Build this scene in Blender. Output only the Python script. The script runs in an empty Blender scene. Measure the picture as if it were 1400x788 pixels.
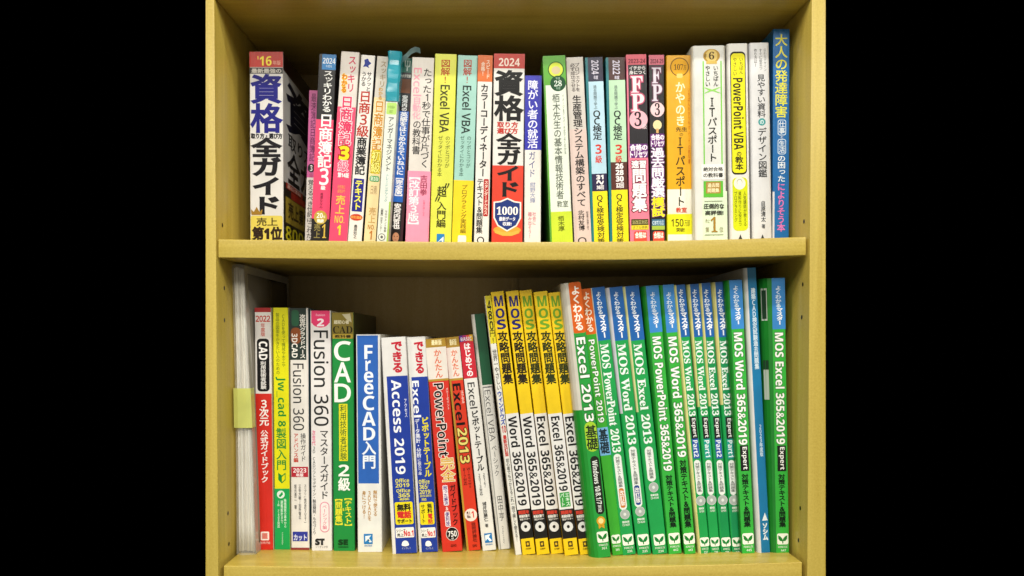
import bpy, math, random
import numpy as np
from mathutils import Vector, Matrix
from mathutils.geometry import tessellate_polygon
random.seed(7)
sc = bpy.context.scene
COL = sc.collection

# ------------------------------------------------------------------ camera, world, lamps, exposure
W_PX, H_PX = 1400, 788
S_FRONT, CAM_D = 1310.0, 0.92            # pixels per metre on the case's front plane, camera distance
F_PX = S_FRONT * CAM_D
PITCH = math.radians(1.3)                # the camera looks slightly down
VPX, VPY = 676.0, 462.0                  # vanishing point of the depth direction
AXX, AXY = VPX, VPY + F_PX * math.tan(PITCH)
cam = bpy.data.cameras.new('camera')
cam.sensor_width = 36.0
cam.lens = 36.0 * F_PX / W_PX
cam.shift_x = (W_PX / 2 - AXX) / W_PX
cam.shift_y = (AXY - H_PX / 2) / W_PX
cam.clip_start, cam.clip_end = 0.02, 100
camo = bpy.data.objects.new('camera', cam)
camo.location = (0, -CAM_D, 0)
camo.rotation_euler = (math.radians(90) - PITCH, 0, 0)
COL.objects.link(camo)
sc.camera = camo

w = bpy.data.worlds.new('World'); sc.world = w; w.use_nodes = True
w.node_tree.nodes['Background'].inputs[0].default_value = (0, 0, 0, 1)
w.node_tree.nodes['Background'].inputs[1].default_value = 0.0

def lamp(name, loc, target, sx, sy, energy, col):
    l = bpy.data.lights.new(name, 'AREA'); l.shape = 'RECTANGLE'
    l.size, l.size_y, l.energy, l.color = sx, sy, energy, col
    o = bpy.data.objects.new(name, l); o.location = loc
    d = Vector(target) - Vector(loc)
    o.rotation_euler = d.to_track_quat('-Z', 'Y').to_euler()
    COL.objects.link(o)
WARM = (1.0, 0.962, 0.87)
lamp('ceiling_lamp', (0.05, -2.2, 2.78), (0, 0.1, 0), 1.3, 0.13, 76, WARM)
lamp('ceiling_lamp', (-2.0, -2.0, 1.62), (0, 0.1, 0.05), 0.5, 0.12, 29, WARM)
lamp('ceiling_lamp', (2.0, -2.0, 1.62), (0, 0.1, -0.05), 0.5, 0.12, 33, WARM)
lamp('far_ceiling_lamp', (0.0, -3.0, 1.65), (0, 0.1, -0.1), 2.6, 0.5, 60, WARM)
lamp('bounce_fill_lamp', (0.0, -2.4, -0.2), (0, 0.1, 0.05), 3.2, 2.0, 12, WARM)  # unseen broad fill lamp, added to stand for light bounced off the room

sc.view_settings.view_transform = 'Standard'
sc.view_settings.look = 'None'
sc.view_settings.exposure = 0.0
sc.view_settings.gamma = 1.0
sc.render.film_transparent = False
try:
    sc.cycles.use_denoising = True
    sc.cycles.max_bounces = 6
except Exception:
    pass

def at(px, py, d=0.0):
    """point of the plane y = d that the photograph shows at (px, py)"""
    x, zc = (px - AXX) / F_PX, (AXY - py) / F_PX
    c, s = math.cos(PITCH), math.sin(PITCH)
    ry, rz = c + zc * s, -s + zc * c
    t = (d + CAM_D) / ry
    return Vector((x * t, d, rz * t))

# ------------------------------------------------------------------ materials
def lin(h):
    r = []
    for i in (0, 2, 4):
        v = int(h[i:i + 2], 16) / 255
        r.append(v / 12.92 if v <= .04045 else ((v + .055) / 1.055) ** 2.4)
    return r
MATS = {}
def mat(h, kind='cover'):
    k = (h, kind)
    if k in MATS: return MATS[k]
    m = bpy.data.materials.new(kind + '_' + h); m.use_nodes = True
    nt = m.node_tree; b = nt.nodes['Principled BSDF']
    c = lin(h)
    tc = nt.nodes.new('ShaderNodeTexCoord')
    n = nt.nodes.new('ShaderNodeTexNoise')
    rp = nt.nodes.new('ShaderNodeMapRange')
    nt.links.new(tc.outputs['Object'], n.inputs['Vector'])
    mx = nt.nodes.new('ShaderNodeMix'); mx.data_type = 'RGBA'
    amp = {'cover': .10, 'ink': .06, 'page': .25, 'plastic': .05}[kind]
    mx.inputs[6].default_value = (*[v * (1 - amp) for v in c], 1)
    mx.inputs[7].default_value = (*[min(.9, v * (1 + amp * .6)) for v in c], 1)
    if kind == 'page':
        mp = nt.nodes.new('ShaderNodeMapping'); mp.inputs['Scale'].default_value = (1400, 2, 2)
        nt.links.new(tc.outputs['Object'], mp.inputs['Vector']); nt.links.new(mp.outputs[0], n.inputs['Vector'])
        n.inputs['Scale'].default_value = 1
    else:
        n.inputs['Scale'].default_value = 45
    n.inputs['Detail'].default_value = 5
    nt.links.new(n.outputs[0], rp.inputs[0])
    rp.inputs[1].default_value, rp.inputs[2].default_value = .3, .7
    nt.links.new(rp.outputs[0], mx.inputs[0])
    nt.links.new(mx.outputs[2], b.inputs['Base Color'])
    b.inputs['Roughness'].default_value = {'cover': .3, 'ink': .36, 'page': .9, 'plastic': .15}[kind]
    b.inputs['Specular IOR Level'].default_value = {'cover': .32, 'ink': .18, 'page': .1, 'plastic': .5}[kind]
    if kind in ('cover',):
        bp = nt.nodes.new('ShaderNodeBump'); bp.inputs['Strength'].default_value = .2
        bp.inputs['Distance'].default_value = .002
        n2 = nt.nodes.new('ShaderNodeTexNoise'); n2.inputs['Scale'].default_value = 1
        mp = nt.nodes.new('ShaderNodeMapping'); mp.inputs['Scale'].default_value = (260, 260, 14)
        nt.links.new(tc.outputs['Object'], mp.inputs['Vector']); nt.links.new(mp.outputs[0], n2.inputs['Vector'])
        nt.links.new(n2.outputs[0], bp.inputs['Height']); nt.links.new(bp.outputs[0], b.inputs['Normal'])
    MATS[k] = m
    return m

def wood(name, c1, c2, grain, rough):
    m = bpy.data.materials.new(name); m.use_nodes = True
    nt = m.node_tree; b = nt.nodes['Principled BSDF']
    tc = nt.nodes.new('ShaderNodeTexCoord'); mp = nt.nodes.new('ShaderNodeMapping')
    mp.inputs['Scale'].default_value = grain
    nt.links.new(tc.outputs['Object'], mp.inputs['Vector'])
    n = nt.nodes.new('ShaderNodeTexNoise'); n.inputs['Scale'].default_value = 1; n.inputs['Detail'].default_value = 6
    n.inputs['Roughness'].default_value = .62
    nt.links.new(mp.outputs[0], n.inputs['Vector'])
    n2 = nt.nodes.new('ShaderNodeTexNoise'); n2.inputs['Scale'].default_value = 500; n2.inputs['Detail'].default_value = 2
    nt.links.new(tc.outputs['Object'], n2.inputs['Vector'])
    ad = nt.nodes.new('ShaderNodeMath'); ad.operation = 'MULTIPLY_ADD'; ad.inputs[1].default_value = .5
    nt.links.new(n2.outputs[0], ad.inputs[0]); nt.links.new(n.outputs[0], ad.inputs[2])
    rp = nt.nodes.new('ShaderNodeMapRange'); rp.inputs[1].default_value, rp.inputs[2].default_value = .5, 1.0
    nt.links.new(ad.outputs[0], rp.inputs[0])
    mx = nt.nodes.new('ShaderNodeMix'); mx.data_type = 'RGBA'
    mx.inputs[6].default_value = (*lin(c1), 1); mx.inputs[7].default_value = (*lin(c2), 1)
    nt.links.new(rp.outputs[0], mx.inputs[0]); nt.links.new(mx.outputs[2], b.inputs['Base Color'])
    b.inputs['Roughness'].default_value = rough; b.inputs['Specular IOR Level'].default_value = .45
    bp = nt.nodes.new('ShaderNodeBump'); bp.inputs['Strength'].default_value = .08; bp.inputs['Distance'].default_value = .001
    nt.links.new(rp.outputs[0], bp.inputs['Height']); nt.links.new(bp.outputs[0], b.inputs['Normal'])
    return m
WOOD_X = wood('board_grain_across', 'ae953a', 'cab356', (3, 60, 90), .3)
WOOD_Z = wood('board_grain_upright', 'ae953a', 'cab356', (90, 60, 3), .34)
WOOD_B = wood('back_panel_grain', 'c8ac72', 'd8c088', (60, 60, 3), .5)

# ------------------------------------------------------------------ mesh builder
class MB:
    def __init__(s): s.v, s.f, s.m, s.mats, s.n = [], [], [], [], 0
    def mi(s, m):
        if m not in s.mats: s.mats.append(m)
        return s.mats.index(m)
    def add(s, verts, tris, m):
        verts = np.asarray(verts, float).reshape(-1, 3); tris = np.asarray(tris, int).reshape(-1, 3)
        if not len(tris): return
        s.v.append(verts); s.f.append(tris + s.n); s.m.append(np.full(len(tris), s.mi(m))); s.n += len(verts)
    def quad(s, a, b, c, d, m): s.add([a, b, c, d], [(0, 1, 2), (0, 2, 3)], m)
    def box(s, x0, x1, y0, y1, z0, z1, m):
        p = [(x, y, z) for z in (z0, z1) for y in (y0, y1) for x in (x0, x1)]
        q = [(0, 2, 3, 1), (4, 5, 7, 6), (0, 1, 5, 4), (2, 6, 7, 3), (0, 4, 6, 2), (1, 3, 7, 5)]
        s.add(p, [t for a, b, c, d in q for t in ((a, b, c), (a, c, d))], m)
    def build(s, name, parent=None):
        me = bpy.data.meshes.new(name)
        V = np.concatenate(s.v); F = np.concatenate(s.f); M = np.concatenate(s.m)
        me.vertices.add(len(V)); me.vertices.foreach_set('co', V.astype(np.float32).ravel())
        me.loops.add(len(F) * 3); me.loops.foreach_set('vertex_index', F.astype(np.int32).ravel())
        me.polygons.add(len(F)); me.polygons.foreach_set('loop_start', np.arange(0, len(F) * 3, 3, dtype=np.int32))
        for m in s.mats: me.materials.append(m)
        me.polygons.foreach_set('material_index', M.astype(np.int32))
        me.update(calc_edges=True); me.validate()
        o = bpy.data.objects.new(name, me); COL.objects.link(o)
        if parent: o.parent = parent
        return o

# ------------------------------------------------------------------ lettering: outlines from the built-in typeface
UP = {'B': (0x1d5d4, 0x1d5ee, 0x1d7ec), 'R': (0x1d5a0, 0x1d5ba, 0x1d7e2), 'S': (0x1d400, 0x1d41a, 0x1d7ce)}
def fontmap(t, f):
    if f not in UP: return t
    u, l, d = UP[f]; r = ''
    for ch in t:
        if 'A' <= ch <= 'Z': r += chr(u + ord(ch) - 65)
        elif 'a' <= ch <= 'z': r += chr(l + ord(ch) - 97)
        elif '0' <= ch <= '9': r += chr(d + ord(ch) - 48)
        else: r += ch
    return r
RAW, GL = {}, {}
def raw(t):
    if t in RAW: return RAW[t]
    c = bpy.data.curves.new('lettering', 'FONT'); c.body = t; c.size = 1; c.resolution_u = 3
    o = bpy.data.objects.new('lettering', c); COL.objects.link(o)
    dg = bpy.context.evaluated_depsgraph_get()
    e = o.evaluated_get(dg); me = e.to_mesh()
    V = np.array([v.co[:2] for v in me.vertices]).reshape(-1, 2)
    F = []
    for p in me.polygons:
        vs = list(p.vertices)
        for i in range(1, len(vs) - 1): F.append((vs[0], vs[i], vs[i + 1]))
    e.to_mesh_clear()
    COL.objects.unlink(o); bpy.data.objects.remove(o); bpy.data.curves.remove(c)
    F = np.array(F, int).reshape(-1, 3)
    if len(F):
        a, b, c_ = V[F[:, 0]], V[F[:, 1]], V[F[:, 2]]
        ar = (b[:, 0] - a[:, 0]) * (c_[:, 1] - a[:, 1]) - (b[:, 1] - a[:, 1]) * (c_[:, 0] - a[:, 0])
        F[ar < 0] = F[ar < 0][:, ::-1]
    RAW[t] = (V, F)
    return RAW[t]
def glyph(t, bold):
    """2-D verts, tris and a tiny height per vertex; bold > 0 adds a mitred rim round the outline"""
    k = (t, round(bold, 4))
    if k in GL: return GL[k]
    V, F = raw(t)
    Z = np.zeros(len(V))
    if bold > 0 and len(F):
        cnt = {}
        for f in F:
            for a, b in ((f[0], f[1]), (f[1], f[2]), (f[2], f[0])):
                cnt[(a, b)] = 1
        bd = [(a, b) for (a, b) in cnt if (b, a) not in cnt]
        nx = {a: b for a, b in bd}; pv = {b: a for a, b in bd}
        def nrm(a, b):
            d = V[b] - V[a]; L = math.hypot(*d) or 1e-9
            return np.array((d[1], -d[0])) / L
        off = {}
        for a in nx:
            if a not in pv: off[a] = V[a] + nrm(a, nx[a]) * bold; continue
            n1, n2 = nrm(pv[a], a), nrm(a, nx[a]); s = n1 + n2; L = math.hypot(*s)
            if L < .3: off[a] = V[a] + n1 * bold; continue
            s = s / L; off[a] = V[a] + s * bold / max(.55, float(s @ n1))
        nv, nf, nz = [], [], []; base = len(V)
        for i, (a, b) in enumerate(bd):
            z = 3e-6 * (1 + i % 6); j = base + 4 * i
            nv += [V[a], V[b], off.get(b, V[b]), off.get(a, V[a])]; nz += [z] * 4
            nf += [(j, j + 3, j + 2), (j, j + 2, j + 1)]
        if nv:
            V = np.concatenate([V, np.array(nv)]); F = np.concatenate([F, np.array(nf)]); Z = np.concatenate([Z, np.array(nz)])
    GL[k] = (V, F, Z)
    return GL[k]

ROT = set('ー〜-―（）()【】［］「」…：')
SMALL = set('ッャュョァィゥェォっゃゅょ')

class Face:
    """a printed face: u is a fraction of its width, y the photograph's row; each mark lies a hair above the last"""
    def __init__(s, mb, org, ux, up, out, wid, hgt, y0, y1, wpx):
        s.mb, s.o, s.ux, s.up, s.out = mb, np.array(org), np.array(ux), np.array(up), np.array(out)
        s.w, s.h, s.y0, s.y1, s.k = wid, hgt, y0, y1, wid / wpx
        s.layer = 1
    def X(s, u): return u * s.w
    def Y(s, y): return s.h * (s.y1 - y) / (s.y1 - s.y0)
    def put(s, P, F, col, Z=None, kind='ink'):
        P = np.asarray(P, float).reshape(-1, 2)
        z = s.layer * 2.6e-5 + (Z if Z is not None else 0)
        z = np.broadcast_to(np.asarray(z, float), (len(P),))
        V = s.o + P[:, :1] * s.ux + P[:, 1:] * s.up + z[:, None] * s.out
        s.mb.add(V, F, mat(col, kind)); s.layer += 1
    def poly(s, P, col):
        P = [tuple(p) for p in P]
        t = tessellate_polygon([[Vector((x, y, 0)) for x, y in P]])
        F = []
        for a, b, c in t:
            A, B, C = P[a], P[b], P[c]
            F.append((a, b, c) if (B[0]-A[0])*(C[1]-A[1])-(B[1]-A[1])*(C[0]-A[0]) > 0 else (a, c, b))
        s.put(P, F, col)
    def R(s, u0, u1, y0, y1, col, r=0):
        y0, y1 = max(y0, s.y0), min(y1, s.y1)
        x0, x1, a, b = s.X(u0), s.X(u1), s.Y(y1), s.Y(y0)
        r = min(r * s.k, (x1 - x0) / 2.01, (b - a) / 2.01)
        if r <= 0:
            s.put([(x0, a), (x1, a), (x1, b), (x0, b)], [(0, 1, 2), (0, 2, 3)], col, kind='cover'); return
        P = []
        for cx, cy, a0 in ((x1 - r, a + r, -90), (x1 - r, b - r, 0), (x0 + r, b - r, 90), (x0 + r, a + r, 180)):
            for i in range(6):
                t = math.radians(a0 + 18 * i); P.append((cx + r * math.cos(t), cy + r * math.sin(t)))
        s.poly(P, col)
    def O(s, u, y, rx, ry, col):
        s.poly([(s.X(u) + rx * s.k * math.cos(t), s.Y(y) + ry * s.k * math.sin(t)) for t in np.linspace(0, 2 * math.pi, 28)[:-1]], col)
    def P(s, u, y, pts, col):
        s.poly([(s.X(u) + a * s.k, s.Y(y) - b * s.k) for a, b in pts], col)
    def txt(s, V, F, Z, col): s.put(V, F, col, Z)
    def V(s, t, u, y0, y1, wpx, col, b=.012, o=None, ow=.07):
        b *= .62; ow *= .62; n = len(t); top, bot = s.Y(y0), s.Y(y1); cell = (top - bot) / n; wid = wpx * s.k; cx = s.X(u)
        for bb, cc in (((b + ow, o),) if o else ()) + ((b, col),):
            PV, PF, PZ, k = [], [], [], 0
            for i, ch in enumerate(t):
                if ch in ' 　': continue
                latin = ord(ch) < 0x2000
                G, F, Z = glyph(fontmap(ch, 'B' if b > .03 else 'R') if latin else ch, bb)
                if not len(F): continue
                G = G.copy()
                if latin:
                    w0, w1 = raw(fontmap(ch, 'B' if b > .03 else 'R'))[0][:, 0].min(), raw(fontmap(ch, 'B' if b > .03 else 'R'))[0][:, 0].max()
                    G[:, 0] -= (w0 + w1) / 2; G[:, 1] -= .36
                    if ch in ROT: G = np.stack([G[:, 1], -G[:, 0]], 1)
                    G *= (1.12, 1.16)
                else:
                    G -= (.5, .37)
                    if ch in ROT: G = np.stack([G[:, 1], -G[:, 0]], 1)
                    if ch in SMALL: G += (.09, .12)
                    G *= 1.04
                cy = top - (i + .5) * cell
                PV.append(np.stack([cx + G[:, 0] * wid, cy + G[:, 1] * cell], 1)); PF.append(F + k); PZ.append(Z); k += len(G)
            if PV: s.txt(np.concatenate(PV), np.concatenate(PF), np.concatenate(PZ), cc)
    def _fit(s, t, f, b): 
        t = fontmap(t, f); V0 = raw(t)[0]; V, F, Z = glyph(t, b)
        mn, mx = V0.min(0), V0.max(0)
        return (V - mn) / np.maximum(mx - mn, 1e-6), F, Z
    def H(s, t, u0, u1, y0, y1, col, f='B', b=0., o=None, ow=.06):
        for bb, cc in (((b + ow, o),) if o else ()) + ((b, col),):
            G, F, Z = s._fit(t, f, bb); x0, x1, a, c = s.X(u0), s.X(u1), s.Y(y1), s.Y(y0)
            s.txt(np.stack([x0 + G[:, 0] * (x1 - x0), a + G[:, 1] * (c - a)], 1), F, Z, cc)
    def S(s, t, u, y0, y1, hpx, col, f='B', b=0., o=None, ow=.06):
        for bb, cc in (((b + ow, o),) if o else ()) + ((b, col),):
            G, F, Z = s._fit(t, f, bb); h = hpx * s.k; cx = s.X(u); a, c = s.Y(y0), s.Y(y1)
            s.txt(np.stack([cx + (G[:, 1] - .5) * h, a + G[:, 0] * (c - a)], 1), F, Z, cc)

def thing(name, label, cat, loc, group=None, roty=0):
    o = bpy.data.objects.new(name, None); COL.objects.link(o)
    o.empty_display_size = .02
    o.location = loc; o.rotation_euler = (0, roty, 0)
    o['label'] = label; o['category'] = cat
    if group: o['group'] = group
    return o

# ------------------------------------------------------------------ the bookcase
Z_TOP_MID = lambda px: np.interp(px, [297, 430, 560, 700, 840, 980, 1103], [327, 329, 330.3, 331, 330.3, 327.8, 323.8])
Z_TOP_LOW = lambda px: np.interp(px, [305, 430, 560, 700, 840, 980, 1097], [774.3, 776, 777, 776.8, 775.5, 773, 769.3])
BACK = 0.269
XL, XR = at(295.3, 330).x, at(1107.2, 330).x
Z_CEIL = at(700, -3).z
ZBOT = -0.52
case = thing('bookcase', 'pale yellow wooden bookcase holding two rows of books', 'bookcase', (0, 0, ZBOT))
def L(v): return (v[0], v[1], v[2] - ZBOT)
def bevel(o, wd, seg=2):
    m = o.modifiers.new('edge', 'BEVEL'); m.width = wd; m.segments = seg; m.limit_method = 'ANGLE'; m.angle_limit = math.radians(50)
for side in (-1, 1):
    b = MB()
    xi = XL if side < 0 else XR
    zt, zb = Z_CEIL + .022, ZBOT
    pxo = 281 if side < 0 else 1129
    xo_t, xo_b = at(pxo, 0).x, at(pxo, 788).x
    sl = (xo_t - xo_b) / (at(pxo, 0).z - at(pxo, 788).z)
    xo = lambda z: xo_b + sl * (z - at(pxo, 788).z)
    lo, hi = (lambda z: (xo(z), xi)) if side < 0 else (lambda z: (xi, xo(z))), None
    p = []
    for z in (zb, zt):
        a, c = lo(z)
        p += [L((a, 0, z)), L((c, 0, z)), L((a, BACK + .006, z)), L((c, BACK + .006, z))]
    q = [(0, 2, 3, 1), (4, 5, 7, 6), (0, 1, 5, 4), (2, 6, 7, 3), (0, 4, 6, 2), (1, 3, 7, 5)]
    b.add(p, [t for a, c, d, e in q for t in ((a, c, d), (a, d, e))], WOOD_Z)
    sp = b.build('side_panel', case); bevel(sp, .001, 3)
    # pin holes: dark discs on the inner face, the bore's shade in the colour
    hole = mat('2a1c0c', 'ink')
    pts = ([(305, 308), (307, 394), (307, 438), (310, 702), (311, 744)] if side < 0 else
           [(1098, 303), (1097, 389), (1096, 434), (1096, 695), (1094, 739)])
    for px, py in pts:
        d = CAM_D * ((xi * S_FRONT) / (px - VPX) - 1)
        c = at(px, py, d)
        xx = xi + (.0002 if side < 0 else -.0002)
        ring = [(xx, d + .0024 * math.cos(t), c.z - ZBOT + .0024 * math.sin(t)) for t in np.linspace(0, 6.283, 13)[:-1]]
        h = MB(); h.add(ring, [(0, i, i + 1) if side < 0 else (0, i + 1, i) for i in range(1, 11)], hole)
        h.build('pin_hole', sp)

def board(name, zf, thick, x0, x1, y0, y1):
    xs = np.linspace(x0, x1, 25); b = MB(); V = []; F = []
    for x in xs:
        z = zf(x)
        for y in (y0, y1):
            for zz in (z - thick, z): V.append(L((x, y, zz)))
    for i in range(24):
        a, n = 4 * i, 4 * (i + 1)
        for q in ((a, n, n + 1, a + 1), (n + 2, a + 2, a + 3, n + 3), (a + 1, n + 1, n + 3, a + 3), (a + 2, n + 2, n, a)):
            F += [(q[0], q[1], q[2]), (q[0], q[2], q[3])]
    for q in ((0, 1, 3, 2), (96, 98, 99, 97)): F += [(q[0], q[1], q[2]), (q[0], q[2], q[3])]
    b.add(V, F, WOOD_X); o = b.build(name, case); bevel(o, .001, 3); return o
def zmid(x): return at(676 + x * S_FRONT, float(Z_TOP_MID(676 + x * S_FRONT))).z
def zlow(x): return at(676 + x * S_FRONT, float(Z_TOP_LOW(676 + x * S_FRONT))).z
g = .0028
board('shelf', zmid, .0192, at(297.6, 335).x, at(1102.8, 335).x, .0015, BACK)
board('shelf', zlow, .0200, at(305, 775).x, at(1097.5, 772).x, .0015, BACK)
board('top_board', lambda x: Z_CEIL + .0212, .0212, XL + .0002, XR - .0002, .0005, BACK)
b = MB(); b.box(XL, XR, BACK, BACK + .005, 0.0, Z_CEIL + .02 - ZBOT, WOOD_B); bp = b.build('back_panel', case)
b = MB(); b.box(at(697, 380, BACK).x, at(709, 380, BACK).x, BACK - .0025, BACK - .0001, 0.0, Z_CEIL - ZBOT - .002, WOOD_B); b.build('joint_strip', bp)

# ------------------------------------------------------------------ books
def cover_mesh(w, h, D, r, t, cs, cl, cr, ch=(0, 0), brk=None, cl2=None):
    """cs spine, cl left side (cl2 below the height brk), cr right side; ch: width of a curved flare added left of the spine so the side cover catches light, at the top and at the foot"""
    b = MB(); N = 5
    zs = [0, h] if brk is None else [0, brk, h]
    def prof(z, q):
        x1, rr = w - q, max(r - q, 1e-4)
        c = ch[1] + (ch[0] - ch[1]) * z / h
        if max(ch) > 0:
            dp = 1.25 * c; e = np.linspace(0, math.pi / 2, 5)
            P = [(q - c, D)] + [(q - c * math.cos(a), q + dp * (1 - math.sin(a))) for a in e]
        else:
            P = [(q, D)] + [(q + rr - rr * math.cos(a), q + rr - rr * math.sin(a)) for a in np.linspace(0, math.pi / 2, N + 1)]
        for i in range(N + 1):
            a = 1.5 * math.pi + i / N * math.pi / 2; P.append((x1 - rr + rr * math.cos(a), q + rr + rr * math.sin(a)))
        P.append((x1, D)); return P
    pg = mat('d8d4c8', 'page'); nl = 5 if max(ch) > 0 else 1
    for zi, (za, zb) in enumerate(zip(zs[:-1], zs[1:])):
        A, A2, B, B2 = prof(za, 0), prof(zb, 0), prof(za, t), prof(zb, t); K = len(A)
        for i in range(K - 1):
            m = mat(cl2 if (cl2 and zi == 0) else cl) if i < nl else (mat(cr) if i == K - 2 else mat(cs))
            b.quad((*A[i], za), (*A[i + 1], za), (*A2[i + 1], zb), (*A2[i], zb), m)
            b.quad((*B[i + 1], za), (*B[i], za), (*B2[i], zb), (*B2[i + 1], zb), pg)
            if zb == h: b.quad((*A2[i], h), (*A2[i + 1], h), (*B2[i + 1], h), (*B2[i], h), m)
            if zi == 0: b.quad((*A[i + 1], 0), (*A[i], 0), (*B[i], 0), (*B[i + 1], 0), m)
        for P, Q, P2, Q2 in ((A[0], B[0], A2[0], B2[0]), (B[-1], A[-1], B2[-1], A2[-1])):
            b.quad((*P, za), (*P2, zb), (*Q2, zb), (*Q, za), pg)
    return b

def book(row, tl, tr, yt, bl, br, yb, base, label, draw, d=None, D=None, left=None, right=None, r=.0009,
         side=None, side_right=None, band=None, group=None, extra=None, ch=None, name='book', cat='book'):
    if row == 'up':
        d = .065 if d is None else d
        yref = 328.0
        zs = lambda x: zmid(x)
        T, Bp = at(tl, yt, d), at(bl, yref, d)
        x = Bp.x; z = zs(x)
        k = (T.x - Bp.x) / (T.z - Bp.z)
        BL = Vector((T.x + k * (z - T.z), d, z))
        ybot = yt + (yref - yt) * (T.z - z) / (T.z - Bp.z)
    else:
        z = zlow(at(bl, yb, .05).x)
        if d is None:
            lo_, hi_ = 0.0, .2
            for _ in range(40):
                m_ = (lo_ + hi_) / 2
                if at(bl, yb, m_).z > z: lo_ = m_
                else: hi_ = m_
            d = max(lo_, .012)
        z = zlow(at(bl, yb, d).x)
        T = at(tl, yt, d); BL = Vector((at(bl, yb, d).x, d, z)); ybot = yb
    lean = math.atan2(T.x - BL.x, T.z - BL.z)
    h = (T - BL).length
    wpx = ((tr - tl) + (br - bl)) / 2
    wid = (at(tr, yt, d) - at(tl, yt, d)).length * wpx / max(tr - tl, .1) * math.cos(lean)
    if lean > 0: BL = BL + Vector((0, 0, wid * math.sin(lean)))
    D = D or (.148 if row == 'up' else .18)
    D = min(D, BACK - d - .004)
    o = thing(name, label, cat, BL, group or ('books on the upper shelf' if row == 'up' else 'books on the lower shelf'), lean)
    kk = wid / wpx; chm = (ch[0] * kk, ch[1] * kk) if ch else (0, 0)
    brk = h * (ybot - side[1]) / (ybot - yt) if side else None
    mb = cover_mesh(wid, h, D, r, .0006, base, side[0] if side else (left or base), right or base, chm, brk, side[2] if side else None)
    f = Face(mb, (0, 0, 0), (1, 0, 0), (0, 0, 1), (0, -1, 0), wid, h, yt, ybot, wpx)
    draw(f)
    if side_right:
        fr = Face(mb, (wid, r, 0), (0, 1, 0), (0, 0, 1), (1, 0, 0), D - r, h, yt, ybot, (D - r) / (wid / wpx)); side_right(fr)
    mb.build('cover', o)
    pb = MB(); pb.box(.0008, wid - .0008, .0012, D - .0008, .0006, h - .0006, mat('d6cdb4', 'page')); pb.build('page_block', o)
    if band:                                    # a loose paper band wrapped round the lower part
        y0, y1, col, bdraw = band
        bm_ = MB(); g_ = .0007; z0, z1 = 0.0003, f.Y(y0); Dm = D * .98
        m = mat(col)
        P = [(-g_, Dm), (-g_, r), (r * .4 - g_, -g_ * .4), (r + .0004, -g_), (wid - r - .0004, -g_), (wid - r * .4 + g_, -g_ * .4), (wid + g_, r), (wid + g_, Dm)]
        for a, c in zip(P[:-1], P[1:]):
            bm_.quad((*a, z0), (*c, z0), (*c, z1), (*a, z1), m)
        bf = Face(bm_, (0, -g_, 0), (1, 0, 0), (0, 0, 1), (0, -1, 0), wid, h, yt, ybot, wpx); bdraw(bf)
        bm_.build('paper_band', o)
    if extra: extra(o, f, wid, h, D)
    return o

# ------------------------------------------------------------------ upper shelf
UPG = 'books on the upper shelf'
def d(f):
    f.R(0, 1, 71, 92, 'b8281c'); f.H("'16", .24, .66, 77, 90, 'f0e050'); f.H('年版', .7, .93, 83, 89, 'd8a090', b=.02)
    f.R(0, 1, 92.6, 101, '1c1a1c'); f.H('最新最強の', .06, .95, 94, 100, 'c8c4bc', b=.03)
    f.V('資格', .5, 102, 182, 42, '1c1c7c', .048)
    f.H('取り方・選び方', .04, .97, 182.5, 189.5, '16161c', b=.05)
    f.V('全ガイド', .5, 189, 294, 39, '17151a', .07)
    f.R(.02, .98, 295, 340, 'd6c458', 3)
    f.P(.2, 295, [(-7, -1), (-8, -9), (-4, -5), (0, -12), (4, -5), (8, -9), (7, -1)], '9a7428')
    f.H('売上', .2, .82, 298, 309, '4a3c18', b=.02); f.H('第1位', .08, .95, 311, 328, '2c1c10', b=.05)
def dr(f):  # cap band and navy title darkened, shade put into their colours
    f.R(0, 1, 71, 95, '2a0c10')
    f.H('資', .13, .98, 103, 170, '101028', b=.03)
    f.H('取り方', .16, .98, 174, 195, '17151a', b=.02); f.H('全ガ', .14, .98, 199, 243, '17151a', b=.03)
    f.R(0, 1, 247, 336, '17130c'); f.R(.08, .66, 246, 254, 'b82818'); f.H('最新情報', .12, .6, 247, 253, 'f0d8c8')
    f.R(.24, .9, 255, 265, 'b82818'); f.R(.06, 1, 266, 302, 'b09a30'); f.H('売上第1位', .15, .98, 271, 294, '3c2c10', b=.03)
    f.H('8000', .06, .9, 306, 326, 'd8d020')
book('up', 341, 387, 71, 342, 387.5, 0, 'd8d6d4', "thick white book with a red '16 cap at the left end", d, side_right=dr, r=.0012)

def d(f):
    f.R(0, 1, 124, 262, 'c05a92'); f.V('最速簿記', .55, 128, 176, 7, '5a1c48'); f.V('日商簿記', .55, 176, 221, 8, '6a2450', .02)
    f.O(.5, 230, 5, 6, '201820'); f.H('3', .36, .64, 226, 234, 'e8e0e0'); f.H('級', .3, .7, 237, 243, 'b04060')
    f.R(0, 1, 243, 345, 'cfc8c4'); f.V('覚えるべき仕訳はこれだけ', .5, 246, 334, 8, '2a2426', .02)
book('up', 423, 434.5, 124, 417, 428.5, 0, 'cfc8c4', 'short thin purple pink booklet set back beside the black topped book', d, d=.085, left='b8b0b0', right='d0c8c4')

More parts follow.
